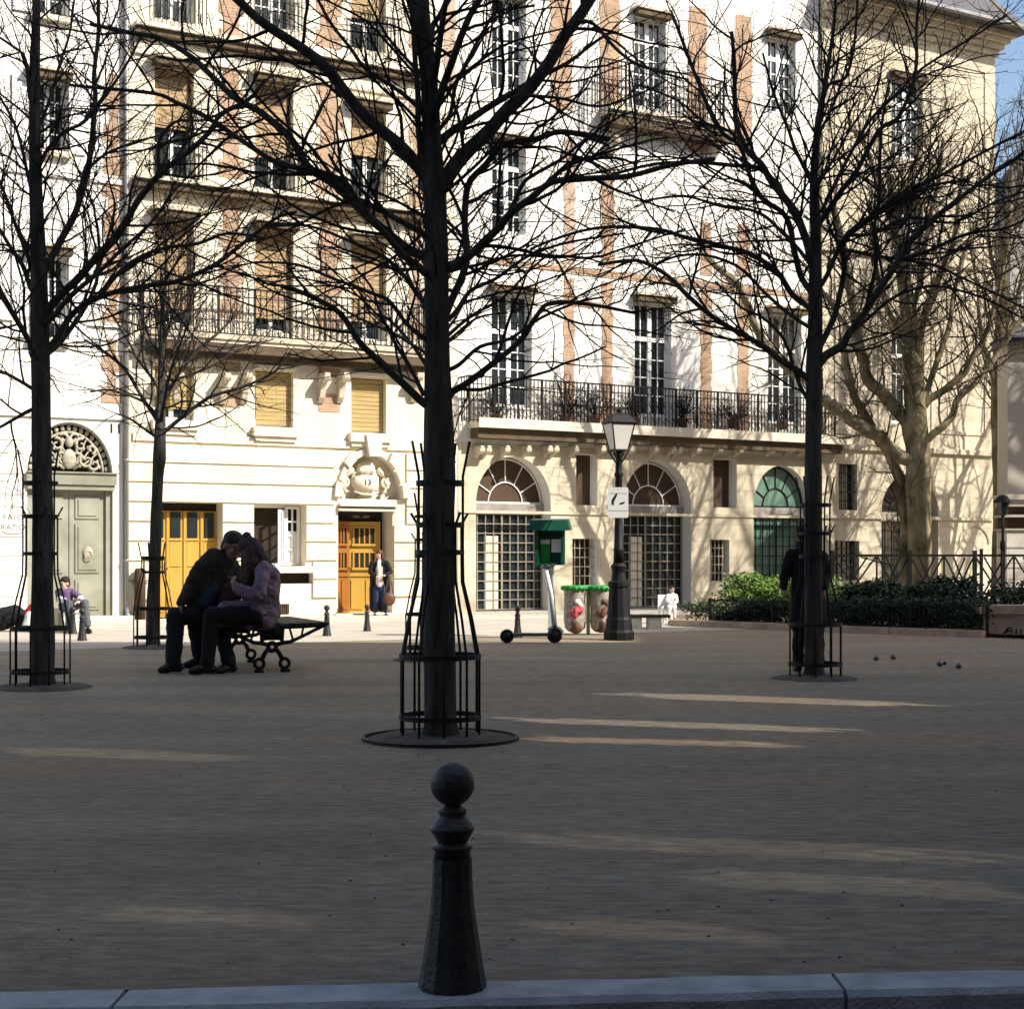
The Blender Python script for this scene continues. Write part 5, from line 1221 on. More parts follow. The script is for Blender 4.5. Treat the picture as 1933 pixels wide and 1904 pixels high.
# the woman on the bench
s = 1.10
wom = dict(pel=Q(494,1160,17.95), chest=Q(493,1090,17.92), neck=Q(484,1060,17.88), head=Q(468,1041,17.86), face=(-.88,.30,-.25), up=(-.12,0,1),
   shL=Q(498,1074,17.72), elL=Q(488,1124,17.55), wrL=Q(446,1112,17.6), hdL=Vector((-.35,.0,.9)), hnL=Vector((-.7,-.7,0)), shR=Q(490,1074,18.1), elR=Q(468,1120,18.1), wrR=Q(446,1108,17.9), hdR=Vector((-.3,-.1,.9)),
   hpL=Q(486,1164,17.8), knL=Q(400,1160,17.65), anL=Q(391,1256,17.6), toL=Q(356,1272,17.5), hpR=Q(488,1164,18.05), knR=Q(410,1163,17.9), anR=Q(432,1253,17.75), toR=Q(407,1268,17.6))
def wom_torso(J, s):
    p, c, n = J['pel'], J['chest'], J['neck']
    return [([p+Vector((.02,0,-.02)), p.lerp(c,.45)+Vector((.03,0,0)), c+Vector((.04,0,0)), n+Vector((.03,0,-.02))], [.165*s,.165*s,.165*s,.10*s]), ([p+Vector((0,0,-.02)), p+Vector((-.20,-.10,.02)), p+Vector((-.38,-.12,.05))], [.17*s,.145*s,.105*s]), ([p+Vector((.05,-.08,.02)), p+Vector((.07,-.12,-.06))],[.13*s,.10*s]), ([p+Vector((-.02,-.14,0)), p+Vector((-.10,-.16,-.05))],[.12*s,.10*s])]
def hat(x, J, s, m, q):
    x.ball(q(0,-.02,.05), (.095*s,.11*s,.095*s), 20, m); x.ball(q(0,-.03,.155), (.042*s,.042*s,.035*s), 12, m); x.ball(q(0,-.09,-.02), (.085*s,.07*s,.10*s), 14, m)
def longhair(x, J, s, m, q):
    h = J['head']; chain(x, [q(-.02,-.05,.0), q(-.04,-.03,-.12), q(-.05,.02,-.24), q(-.05,.07,-.36)], [.085*s,.085*s,.070*s,.035*s]); chain(x, [q(.02,-.06,.0), q(.03,-.1,-.12), q(.03,-.1,-.2)], [.085*s,.09*s,.07*s]); chain(x,[q(-.06,.0,.02),q(-.075,.03,-.1),q(-.07,.07,-.22)],[.03*s,.035*s,.03*s])
person('person', 'woman in a plum quilted coat and knitted hat on the bench, hair hanging forward', wom, s,
   dict(skin='skin', trousers='black_cloth', shoe='shoe', coat='plum_coat', torso=wom_torso, bulk=1.2, legw=1.15, hs=1.08, disp=.020, ds=10, extra=[('hat', hat, 'plum_hat', .003), ('hair', longhair, 'brown_hair', .006)]))
# the man standing behind the right tree, seen from behind
s = .97; Ym = 17.9
smn = dict(pel=Q(1525,1133,Ym), chest=Q(1524,1068,Ym), neck=Q(1517,1028,Ym), head=Q(1513,1007,Ym), face=(-.25,.95,-.15), up=(0,0,1),
   shL=Q(1495,1046,Ym), elL=Q(1481,1084,Ym), wrL=Q(1479,1110,Ym-.05), hdL=Vector((.1,0,-1)), hnL=Vector((-1,0,0)), shR=Q(1552,1050,Ym), elR=Q(1560,1086,Ym+.1), wrR=Q(1556,1112,Ym-.1), hdR=Vector((-.1,0,-1)), hnR=Vector((1,0,0)),
   hpL=Q(1514,1145,Ym), knL=Q(1508,1205,Ym), anL=Q(1506,1256,Ym+.05), toL=Q(1501,1262,Ym+.25), hpR=Q(1538,1145,Ym), knR=Q(1544,1205,Ym), anR=Q(1547,1256,Ym+.05), toR=Q(1551,1262,Ym+.25))
def coat_long(J, s):
    p, c, n = J['pel'], J['chest'], J['neck']; w = Vector((.09*s,0,0))
    return [([n, c, c.lerp(p,.6), p], [.085*s,.15*s,.145*s,.15*s]), ([c-w, p-w, p-w*1.2-Vector((0,0,.25*s))], [.10*s,.11*s,.12*s]), ([c+w, p+w, p+w*1.2-Vector((0,0,.25*s))], [.10*s,.11*s,.12*s])]
person('person', 'dark-coated man standing with his back turned behind the right tree', smn, s,
   dict(skin='skin', trousers='black_cloth', shoe='shoe', coat='black_cloth', torso=coat_long, extra=[('hair', short_hair, 'dark_hair', .002)]))
# woman at the yellow door
s = .82; Yd = 34.0; z0 = -.05
def up5(d): return {k: (v+Vector((0,0,.05)) if isinstance(v, Vector) and k not in ('hdL','hdR','hnL','hnR') else v) for k, v in d.items()}
wd = dict(pel=Q(717,1111,Yd), chest=Q(716,1077,Yd), neck=Q(716,1061,Yd), head=Q(716,1050,Yd), face=(-.6,-.75,-.3), up=(0,0,1),
   shL=Q(729,1066,Yd), elL=Q(738,1083,Yd-.05), wrL=Q(727,1090,Yd-.28), shR=Q(703,1066,Yd), elR=Q(699,1084,Yd-.05), wrR=Q(711,1092,Yd-.28), hdL=Vector((-.7,-.6,.1)), hdR=Vector((.6,-.7,.1)),
   hpL=Q(722,1114,Yd), knL=Q(724,1138,Yd-.03), anL=Q(728,1158,Yd), toL=Q(733,1162,Yd-.15), hpR=Q(711,1114,Yd), knR=Q(710,1138,Yd-.03), anR=Q(708,1158,Yd), toR=Q(705,1162,Yd-.15))
def open_coat(J, s):
    p, c, n = J['pel'], J['chest'], J['neck']; L_ = Vector((-.10,.04,0)); R_ = Vector((.10,.04,0))
    return [([n+Vector((0,.04,0)), c+Vector((0,.05,0)), p+Vector((0,.06,0)), p+Vector((0,.06,-.4))], [.08*s,.13*s,.13*s,.15*s]), ([c+L_, p+L_*1.3, p+L_*1.4+Vector((0,0,-.45))], [.12*s,.12*s,.11*s]), ([c+R_, p+R_*1.3, p+R_*1.4+Vector((0,0,-.32))], [.12*s,.12*s,.09*s])]
def bobhair(x, J, s, m, q): short_hair(x, J, s, m, q); chain(x, [q(.06,-.03,.02), q(.075,-.02,-.09)], [.05*s,.04*s]); chain(x, [q(-.06,-.03,.02), q(-.075,-.02,-.09)], [.05*s,.04*s])
def whiteshirt(x, J, s, m, q): chain(x, [J['neck']+Vector((0,-.07,-.03)), J['chest']+Vector((0,-.10,.02)), J['pel']+Vector((0,-.105,.04))], [.045*s,.06*s,.058*s])
person('person', 'red-haired woman in a black coat and jeans standing at the open yellow door', up5(wd), s,
   dict(skin='pale_skin', trousers='jeans', shoe='shoe', coat='black_cloth', torso=open_coat, extra=[('hair', bobhair, 'red_hair', .003), ('shirt', whiteshirt, 'white_cloth', .003)]))
hb = thing('handbag', 'brown handbag hanging at the side of the woman by the yellow door', 'handbag', GY(735,33.9)+Vector((0,0,.28)), .3)
b = MB(); b.ball((0,0,.12),(.14,.06,.15),12); b.build('pouch','brown_leather',hb,True); MB().tube([(-.09,0,.2),(-.05,0,.45),(.0,0,.72),(.05,0,.45),(.09,0,.2)],.012,6).build('strap','brown_leather',hb,True)
# seated woman at left
s = .95; Yp = 27.2
ws = dict(pel=Q(125,1143,Yp), chest=Q(124,1121,Yp-.02), neck=Q(124,1110,Yp), head=Q(122,1100,Yp-.05), face=(-.55,-.8,-.2), up=(.1,0,1),
   shL=Q(137,1117,Yp-.02), elL=Q(152,1128,Yp-.1), wrL=Q(151,1134,Yp-.35), hdL=Vector((-.6,-.6,-.2)), shR=Q(111,1117,Yp), elR=Q(112,1131,Yp-.1), wrR=Q(126,1134,Yp-.35), hdR=Vector((.7,-.5,-.2)),
   hpL=Q(133,1144,Yp-.05), knL=Q(160,1137,Yp-.3), anL=Q(165,1180,Yp-.35), toL=Q(172,1190,Yp-.5), hpR=Q(120,1144,Yp-.05), knR=Q(130,1139,Yp-.45), anR=Q(130,1183,Yp-.42), toR=Q(126,1192,Yp-.6))
def tee(J, s): p, c, n = J['pel'], J['chest'], J['neck']; return [([n+Vector((0,0,-.02)), c, p+Vector((0,0,.02))], [.07*s,.125*s,.13*s])]
def cuffs(x, J, s, m, q):
    for sd in ('L','R'): chain(x, [J['el'+sd].lerp(J['wr'+sd],.1), J['el'+sd].lerp(J['wr'+sd],.85)], [.064*s,.055*s])
person('person', 'dark-haired woman in a purple top sitting by the grey-green door', ws, s,
   dict(skin='pale_skin', trousers='grey_jeans', shoe='shoe', coat='purple_top', torso=tee, extra=[('hair', short_hair, 'dark_hair', .002), ('sleeves', cuffs, 'white_cloth', .002)]))
# what she sits on: stone bench
sb_ = thing('stone_bench', 'low stone bench under the woman in purple, partly behind the left tree', 'bench', GY(95,27.35), 0)
b = MB(); b.box(.02,.48,-.22,.22,.34,.42); b.build('seat','stone',sb_); 
for x in (.06,.32): MB().box(x,x+.12,-.17,.17,0,.339).build('leg','stone',sb_)
# dark rucksack heap and tote
rk = thing('rucksack', 'big slumped black bag on the pavement at the left edge', 'bag', GY(20,27.6), 0)
b = MB(); chain(b, [(-.40,0,.12),(-.12,0,.22),(.06,0,.30),(.27,0,.14)], [.12,.20,.17,.14]); me = remesh(b,.02,3,.015,8); link_mesh('body', me, 'black_cloth', rk, True)
MB().tube([(-.1,-.15,.1),(-.02,-.2,.3),(.1,-.12,.36),(.2,-.1,.1)],.015,6).build('strap','black_cloth',rk,True)
tt = thing('tote_bag', 'white cloth bag with red scarf showing beside the left trunk', 'bag', GY(56,27.4), 0)
b = MB(); chain(b, [(0,0,.1),(.02,0,.28)], [.13,.10]); link_mesh('body', remesh(b,.02,3,.01,8), 'white_cloth', tt, True)
b = MB(); chain(b, [(-.05,-.02,.34),(.03,-.02,.44),(.08,-.02,.36)], [.045,.05,.04]); link_mesh('scarf', remesh(b,.012,2,.01,12), 'red_cloth', tt, True)
# small far pair beside the hedge: seated person and white chair
s = .62; Yq = 31.0
wq = dict(pel=Q(1268,1142,Yq), chest=Q(1268,1127,Yq), neck=Q(1269,1119,Yq), head=Q(1268,1112,Yq), face=(.4,-.9,-.1), up=(0,0,1),
   shL=Q(1275,1124,Yq), elL=Q(1278,1134,Yq-.1), wrL=Q(1272,1138,Yq-.25), shR=Q(1261,1124,Yq), elR=Q(1259,1134,Yq-.1), wrR=Q(1265,1138,Yq-.25),
   hpL=Q(1271,1144,Yq-.05), knL=Q(1273,1146,Yq-.35), anL=Q(1273,1165,Yq-.37), toL=Q(1273,1172,Yq-.5), hpR=Q(1265,1144,Yq-.05), knR=Q(1263,1146,Yq-.35), anR=Q(1263,1165,Yq-.37), toR=Q(1263,1172,Yq-.5))
person('person', 'small seated figure in white beside the left end of the hedge', wq, s,
   dict(skin='pale_skin', trousers='white_cloth', shoe='shoe', coat='white_cloth', torso=tee, extra=[('hair', short_hair, 'dark_hair', .001)]))
wc = thing('bistro_chair', 'white chair beside the small seated figure in white', 'chair', GY(1256,30.9), .4)
MB().box(-.11,.11,-.11,.11,.26,.29).build('seat','white_paint',wc); MB().box(-.11,.11,.09,.11,.30,.56).build('backrest','white_paint',wc)
for x in (-.09,.09):
    for y in (-.09,.09): MB().box(x-.012,x+.012,y-.012,y+.012,0,.259).build('leg','white_paint',wc)
st = thing('stone_bench', 'low dark-topped bench with pale stone blocks between lamp post and hedge', 'bench', GY(1222,28.8), .1)
MB().box(-.42,.40,-.14,.14,.20,.25).build('seat','bench_wood',st)
for x in (-.36,.0): MB().box(x,x+.24,-.12,.12,0,.199).build('leg','stone',st)
# ------------------------------------------------------------------ street lamp with sign
lp = thing('street_lamp', 'black cast-iron street lamp with tall lantern carrying the white sign', 'street lamp', GY(1168,24.84), R(20))
k = 24.84/F
def hy(y): return CH+(H-y)*k
b = MB(); b.lathe([(.24,0),(.24,.12),(.215,.16),(.20,.32),(.185,.36),(.15,hy(1108)),(.17,hy(1106)),(.17,hy(1098)),(.12,hy(1094)),(.105,hy(1080)),(.12,hy(1072)),(.13,hy(1068)),(.09,hy(1062))], n=12); b.build('base', 'iron', lp)
b = MB(); b.lathe([(.085,hy(1062)),(.078,hy(1040)),(.09,hy(1036)),(.075,hy(1034)),(.06,hy(960)),(.055,hy(900)),(.075,hy(896)),(.055,hy(890)),(.05,hy(862)),(.09,hy(856)),(.05,hy(851))], n=14)
for a in range(4): c_, s_ = math.cos(a*math.pi/2+.78), math.sin(a*math.pi/2+.78); b.tube([(0,0,hy(880)),(c_*.09,s_*.09,hy(866)),(c_*.17,s_*.17,hy(850))], .012, 6)
b.build('post', 'iron', lp, True)
ln = MB(); r0, r1 = .155, .27; z0, z1 = hy(849), hy(799)
vs = [(r*c*1.0, r*s_, z) for r, z in ((r0,z0),(r1,z1)) for c, s_ in ((.707,.707),(-.707,.707),(-.707,-.707),(.707,-.707))]
ln.add(vs, [(0,1,5,4),(1,2,6,5),(2,3,7,6),(3,0,4,7),(3,2,1,0)]); lo = ln.build('lantern', 'lamp_glass', lp)
fr = MB(); 
for i in range(4): fr.bar(vs[i], vs[i+4], .018); fr.bar(vs[i], vs[(i+1)%4], .02); fr.bar(vs[i+4], vs[4+(i+1)%4], .025)
fr.build('lantern_frame', 'iron', lo)
b = MB(); vs = [(r*c, r*s_, z) for r, z in ((.31,hy(798)),(.19,hy(784)),(.06,hy(778))) for c, s_ in ((.707,.707),(-.707,.707),(-.707,-.707),(.707,-.707))]
b.add(vs, [(0,1,5,4),(1,2,6,5),(2,3,7,6),(3,0,4,7),(4,5,9,8),(5,6,10,9),(6,7,11,10),(7,4,8,11),(8,9,10,11),(3,2,1,0)]); b.lathe([(.03,hy(778)),(.05,hy(774)),(.0,hy(768))],n=8); b.build('lantern_roof', 'iron', lp)
sg = thing('sign', 'white dog-rule sign with two black pictures strapped to the street lamp', 'sign', GY(1167,24.70)+Vector((0,0,hy(977))), 0)
sw_, sh_ = 38*k, 57*k
pts = []; r = .025
for (cx_, cz_, a0) in ((sw_/2-r, sh_-r, 0),(-sw_/2+r, sh_-r, 90),(-sw_/2+r, r, 180),(sw_/2-r, r, 270)):
    for q in range(5): a = R(a0+q*22.5); pts.append((cx_+r*math.cos(a), cz_+r*math.sin(a)))
o = MB().prism(pts, lambda p,q,d:(p,d,q), -.012, 0).build('plate', 'paper', sg); fixnormals(o)
b = MB(); b.box(-sw_/2+.015, sw_/2-.015, -.0145,-.0121, sh_*.80, sh_*.808); b.box(-sw_/2+.01, sw_/2-.01, -.0145,-.0121, sh_*.23, sh_*.238)
def sp(z4x, z4y): return ((z4x-1370)*.167*k, sh_-(z4y-5)*.167*k)
f1 = [sp(*p) for p in ((1355,75),(1358,95),(1340,130),(1325,160),(1318,185),(1325,200),(1285,200),(1300,190),(1295,165),(1305,130),(1330,95),(1345,72))]
f2 = [sp(*p) for p in ((1383,192),(1395,176),(1420,172),(1438,162),(1446,168),(1440,182),(1425,192),(1400,197))]
b.prism(f1, lambda p,q,d:(p,d,q), -.0150, -.0122); b.prism(f2, lambda p,q,d:(p,d,q), -.0150, -.0122); b.ball((0,-.013,sh_*.93),.006,6)
fixnormals(b.build('pictogram', 'ink', sg))
# wall-side lamp at right
l2 = thing('garden_lamp', 'small old lamp on a thin post before the pale building at the right edge', 'street lamp', GY(1893,33.5), 0)
k2 = 33.5/F; h2 = lambda y: CH+(H-y)*k2
b = MB(); b.lathe([(.06,0),(.06,.4),(.035,.5),(.03,h2(1040)),(.06,h2(1036)),(.06,h2(1024)),(.03,h2(1018)),(.028,h2(972))], n=10); b.build('post','iron',l2,True)
b = MB(); b.lathe([(.09,h2(972)),(.13,h2(955)),(.14,h2(948))],n=6); b.build('lantern','glass',l2); b = MB(); b.lathe([(.22,h2(948)),(.10,h2(936)),(.02,h2(933))],n=6); b.build('lantern_roof','iron',l2)
# ------------------------------------------------------------------ display case (green) and scooter
kd = 25.6/F; hk = lambda y: CH+(H-y)*kd; 
ks = thing('notice_case', 'green roofed display case with white notice on a thin post behind the scooter', 'notice case', GY(1040,25.6), R(-8))
w = lambda u: (u-1040)*kd
b = MB(); b.box(w(1011),w(1018),-.10,.10,hk(1066),hk(998)); b.box(w(1060),w(1066),-.10,.10,hk(1066),hk(998)); b.box(w(1018),w(1060),.04,.10,hk(1066),hk(998)); b.box(w(1018),w(1060),-.08,.039,hk(1066),hk(1062)); b.build('case','kiosk_green',ks)
b = MB(); b.add([(w(1000),-.20,hk(1001)),(w(1078),-.20,hk(1001)),(w(1078),.20,hk(999)),(w(1000),.20,hk(999)),(w(1003),-.15,hk(981)),(w(1073),-.15,hk(981)),(w(1073),.15,hk(978)),(w(1003),.15,hk(978))],[(0,3,2,1),(4,5,6,7),(0,1,5,4),(1,2,6,5),(2,3,7,6),(3,0,4,7)]); b.build('roof','kiosk_green',ks)
b = MB(); b.box(w(1041),w(1060),.0,.012,hk(1042),hk(1017)); b.build('notice','paper',ks); b = MB(); b.box(w(1020),w(1038),.0,.012,hk(1060),hk(1015)); b.build('notice_board','bag_green',ks); b = MB(); b.box(w(1020),w(1038),-.004,-.001,hk(1026),hk(1018)); b.build('notice','paper',ks)
MB().box(-.045,.045,-.03,.03,0,hk(1066)).build('post','scooter_white',ks)
gs = G(1002,1213); sc_ = thing('electric_scooter', 'white and black electric kick scooter standing on the sand edge', 'scooter', gs, 0)
kk = gs.y/F; X = lambda u: (u-1002)*kk; ZZ = lambda y: (1213-y)*kk
def wheel(u, r):
    b = MB(); c = Vector((X(u),0,r)); b.tube([c+Vector((r*.78*math.cos(a),0,r*.78*math.sin(a))) for a in [2*math.pi*q/18 for q in range(19)]], r*.24, 8, cap=False); wo = b.build('wheel','scooter_black',sc_,True)
    b = MB(); b.tube([c+Vector((0,-.025,0)), c+Vector((0,.025,0))], r*.62, 14); b.build('hub','scooter_black',wo,True)
wheel(957, .105); wheel(1047, .115)
b = MB(); b.add([(X(968),-.07,ZZ(1200)),(X(1035),-.07,ZZ(1200)),(X(1035),.07,ZZ(1200)),(X(968),.07,ZZ(1200)),(X(968),-.07,ZZ(1194)),(X(1035),-.07,ZZ(1194)),(X(1035),.07,ZZ(1194)),(X(968),.07,ZZ(1194))],[(0,3,2,1),(4,5,6,7),(0,1,5,4),(1,2,6,5),(2,3,7,6),(3,0,4,7)]); b.tube([(X(1035),0,ZZ(1196)),(X(1042),0,ZZ(1186))],.03,8); b.build('deck','steel',sc_)
b = MB(); b.tube([(X(1046),0,ZZ(1180)),(X(1040),0,ZZ(1120)),(X(1031),0,ZZ(1076))],[.036,.036,.032],10); b.build('stem','scooter_white',sc_,True)
b = MB(); b.tube([(X(1048),.0,ZZ(1184)),(X(1043),.035,ZZ(1120)),(X(1037),.035,ZZ(1076))],[.03,.028,.025],8); b.build('cable_cover','scooter_black',sc_,True)
b = MB(); b.tube([(X(1018),-.18,ZZ(1072)),(X(1024),-.10,ZZ(1070)),(X(1033),0,ZZ(1072)),(X(1040),.12,ZZ(1068)),(X(1046),.2,ZZ(1066))],[.02,.016,.022,.016,.02],8); b.ball((X(1032),0,ZZ(1069)),(.06,.04,.035),8); b.build('handlebar','scooter_black',sc_,True)
b = MB(); b.tube([(X(1047)+.13*math.cos(a),0,.115+.13*math.sin(a)) for a in [R(20+12*q) for q in range(11)]],.022,6); b.build('mudguard','scooter_white',sc_,True)
# ------------------------------------------------------------------ transparent litter bags on hoops
def litter(u, v, lab, seed, w_px=44, lit=('brown_paper','pink_litter','white_cloth')):
    c = G(u, v); kk = c.y/F; e = thing('litter_bag_stand', lab, 'litter bin', c, .2*seed, 'hoop litter stands with clear bags beside the lamp')
    ztop = (v-1108)*kk; rr = w_px/2*kk
    MB().box(.0+rr+.01, .0+rr+.06, -.03,.03,0,ztop+.03).build('post','pole_green',e)
    b = MB(); b.tube([(rr*math.cos(a), rr*math.sin(a), ztop) for a in [2*math.pi*q/22 for q in range(23)]], .035, 8, cap=False)
    for q in range(16): a = q*.41; b.ball((rr*math.cos(a), rr*math.sin(a), ztop-.01), (.05,.05,.045), 7)
    b.build('hoop','bag_green',e,True)
    bg_ = MB(); n = 22; vs=[]; fs=[]; prof=[(.98,ztop-.02),(.95,ztop-.2),(.93,ztop-.4),(.96,.22),(.85,.11),(.5,.05),(.05,.03)]
    for j,(f,z) in enumerate(prof):
        for q in range(n): a=2*math.pi*q/n; x = 1+.07*mnoise.noise(Vector((math.cos(a)*3,math.sin(a)*3,z*4+seed))); vs.append((rr*f*x*math.cos(a),rr*f*x*math.sin(a),z))
    for j in range(len(prof)-1):
        for q in range(n): fs.append((j*n+q,(j+1)*n+q,(j+1)*n+(q+1)%n,j*n+(q+1)%n))
    bg_.add(vs,fs); bag = bg_.build('bag','clear_bag',e,True)
    l_ = MB(); rg = random.Random(seed)
    chain(l_, [(0,-rr*.55,.12),(-.03,-rr*.6,.2)],[rr*.55,rr*.45]); link_mesh('litter', remesh(l_,.02,2,.02,10),lit[0],bag,True)
    l_ = MB(); chain(l_, [(-.04,-rr*.80,.36),(.04,-rr*.80,.42)],[.085,.08]); link_mesh('litter', remesh(l_,.015,1,.02,14),lit[1],bag,True)
    l_ = MB(); chain(l_, [(.06,-rr*.80,.50),(.0,-rr*.8,.55)],[.05,.06]); link_mesh('litter', remesh(l_,.015,1,.02,14),lit[2],bag,True)
litter(1085, 1197, 'clear litter bag on a green hoop, pink rubbish inside, left one', 1)
litter(1133, 1197, 'clear litter bag on a green hoop, half behind the lamp base', 2, 40, ('brown_leather','brown_paper','brown_leather'))
# ------------------------------------------------------------------ petanque balls
gb = 'metal petanque balls lying on the sand'
bp_ = None
for (u,v,lab) in ((1654,1246,'leftmost metal ball of the four right of the tree'),(1686,1244,'second metal ball from the left, slightly farther back'),(1774,1257,'dark metal ball nearest the middle of the four, a small ball touching it'),(1809.5,1261,'rightmost metal ball of the four'),(1783,1254,'small ball touching the dark metal ball')):
    c = G(u,v); r = .039 if u != 1783 else .022; b = MB(); b.ball((0,0,0), r, 16)
    for q in range(3): b.tube([(r*1.003*math.cos(a)*math.cos(.5*(q-1)), r*1.003*math.sin(a)*math.cos(.5*(q-1)), r*math.sin(.5*(q-1))) for a in [2*math.pi*j/20 for j in range(21)]], .0012, 4, cap=False)
    o = b.build('petanque_ball','steel' if u != 1783 else 'scooter_black',None,True); o.location = c+Vector((0,0,r-.002)); o.rotation_euler = (u,v,0); tag(o, lab, 'ball', gb)
# ------------------------------------------------------------------ garden: edging, hedge, shrubs, fence, stone seat
gL = G(1262,1181); gR = G(1852,1203)
ga = (gR-gL).normalized(); gn = Vector((-ga.y, ga.x, 0))      # gn points away from the camera
def gp(a, d, z): q = gL+ga*a+gn*d; return Vector((q.x,q.y,z))
GLn = (gR-gL).length
ed = thing('garden_edging', 'low worn stone edging along the foot of the hedge', 'kerb', gL, math.atan2(ga.y,ga.x))
b = MB(); a = 0; rg = random.Random(5)
while a < GLn: w_ = rg.uniform(.5,.9); b.box(a+.004, min(a+w_,GLn)-.004, -.0, .18, 0, .115+rg.uniform(-.006,.006)); a += w_
b.build('stones','bench_stone',ed)
bed = MB().add([gp(.2,.18,.06),gp(GLn+5,.18,.06),gp(GLn+5,7.5,.06),gp(.2,5.5,.06)],[(0,1,2,3)]).build('garden_bed','earth'); tag(bed, kind='structure')
def leaves(mb, fn, n, rg, s0=.05):
    for i in range(n):
        p = fn(rg)
        if p is None: continue
        a, t = rg.random()*6.28, rg.uniform(-.9,.9); s = s0*rg.uniform(.6,1.3)
        d = Vector((math.cos(a)*math.cos(t), math.sin(a)*math.cos(t), math.sin(t))); w_ = d.orthogonal().normalized(); w_ = rot_about(w_, d, rg.random()*6.28); nn = d.cross(w_)
        mb.add([p, p+d*s*.5+w_*s*.28+nn*s*.05, p+d*s, p+d*s*.5-w_*s*.28+nn*s*.05], [(0,1,2,3)])
def shrub(name, label, a0, a1, d0, d1, h0, h1, n, m, seed, s0=.06, cat='hedge', stems=0, zb=.08):
    rg = random.Random(seed); b = MB()
    def fn(rg):
        a = rg.uniform(a0,a1); d = rg.uniform(d0,d1); f = (a-a0)/(a1-a0); ht = h0+(h1-h0)*f
        ht *= 1+.22*mnoise.noise(Vector((a*1.6,d*1.6,seed)))+.12*mnoise.noise(Vector((a*5,d*5,seed)))
        ht *= 1-.35*(abs(2*(a-a0)/(a1-a0)-1)**6)
        z = zb+(ht-zb)*rg.random()**.6
        if mnoise.noise(Vector((a*3.3,d*3.3,z*3.3+seed))) < -.18: return None
        return gp(a, d+.15*(z/ht)*rg.uniform(-1,1), z)
    e = thing(name, label, cat, gp((a0+a1)/2,(d0+d1)/2,0)); o0 = e.location.copy()
    leaves(b, fn, n, rg, s0); b.build('foliage', m, e, False, origin=o0)
    st_ = MB()
    for i in range(stems):
        p = gp(rg.uniform(a0,a1), rg.uniform(d0,d1), 0); st_.tube(twig_path(p, Vector((rg.gauss(0,.25),rg.gauss(0,.25),1)), (h0+h1)/2*rg.uniform(.7,1.05), 5, rg, .02, .12), [.012,.01,.008,.006,.005,.003], 4, cap=False)
    st_.build('stems','plane_twig',e,False,origin=o0) if stems else None
    return e
shrub('shrub', 'bright yellow-green shrub left of the standing man, below the brown window', .55, 1.75, .7, 2.0, .96, .90, 9000, 'bright_leaf', 2, .075, 'shrub')
shrub('shrub', 'bright pale green shrub right next to the standing man, below the green arch', 1.7, 2.9, .7, 2.0, .86, .84, 7000, 'bright_leaf', 4, .075, 'shrub')
shrub('hedge', 'long dark green hedge behind the low stone edging', .75, GLn+.05, .30, 1.1, .42, .66, 26000, 'dark_leaf', 6, .065)
shrub('shrub', 'dark shrub heap under the leaning plane tree, left of the fence post', 3.0, 4.2, 1.0, 2.2, .80, .74, 9000, 'dark_leaf', 8, .085, 'shrub')
shrub('shrub', 'dark shrub behind the fence, in front of the big plane tree', 4.2, GLn-1.1, 1.0, 2.4, .74, .92, 8000, 'dark_leaf', 10, .085, 'shrub')
shrub('shrub', 'dark shrub by the corner of the fence at the right edge', GLn-1.2, GLn+4, 1.3, 2.6, .85, .80, 12000, 'dark_leaf', 14, .085, 'shrub')
shrub('low_plant', 'sparse grey-green low plant at the left end of the hedge', -.1, 1.1, .35, 1.0, .42, .55, 2200, 'moss_leaf', 12, .06, 'plant', 0)
# low wire fence in front of the hedge
lf = thing('low_fence', 'low dark metal fence standing in front of the hedge', 'fence', gL, math.atan2(ga.y,ga.x))
b = MB()
for q in range(int(GLn/.075)): x = .8+q*.075; b.box(x-.004,x+.004,.205,.213,.06,.50) if x < GLn else None
b.box(.8,GLn,.203,.215,.49,.51); b.box(.8,GLn,.203,.215,.12,.135); b.build('mesh','iron',lf)
for q in range(5):
    x = .8+q*(GLn-.8)/4; MB().box(x-.02,x+.02,.19,.23,.0,.54).build('post','iron',lf)
# tall fence with diagonal crosses
Yf = 30.5
fe = thing('cross_fence', 'dark iron garden fence of crossed diagonals in front of the plane trees', 'fence', GY(1571,Yf), 0)
kf = Yf/F; fx = lambda u: (u-1571)*kf
pu = [1571,1717,1840,1893,1985]; zt = CH+(H-1047)*kf; zb = CH+(H-1112)*kf
for u in pu: MB().box(fx(u)-.035,fx(u)+.035,-.035,.035,0,zt+.09).build('post','iron',fe)
MB().box(fx(1846)+.04,fx(1850)+.05,-.03,.03,0,zt+.12).build('post','iron',fe)
b = MB(); b.box(fx(1571),fx(1985),-.02,.02,zt-.03,zt+.015); b.box(fx(1571),fx(1985),-.018,.018,.15,.185); b.build('rail','iron',fe)
cells = [1571,1655,1717,1782,1840,1914,1985]
for u in (1655,1782,1914): MB().box(fx(u)-.016,fx(u)+.016,-.016,.016,.15,zt-.03).build('upright','iron',fe)
for ca_, cb_ in zip(cells[:-1],cells[1:]):
    x0, x1 = fx(ca_)+.02, fx(cb_)-.02; zl = .17; b = MB()
    for o_ in (0,.16): b.bar((x0+o_,.0,zt-.04),(x1,.0,zl+.0+o_),.022,.03); b.bar((x0,.012,zl+o_),(x1-o_,.012,zt-.04),.022,.03)
    b.build('cross','iron',fe)
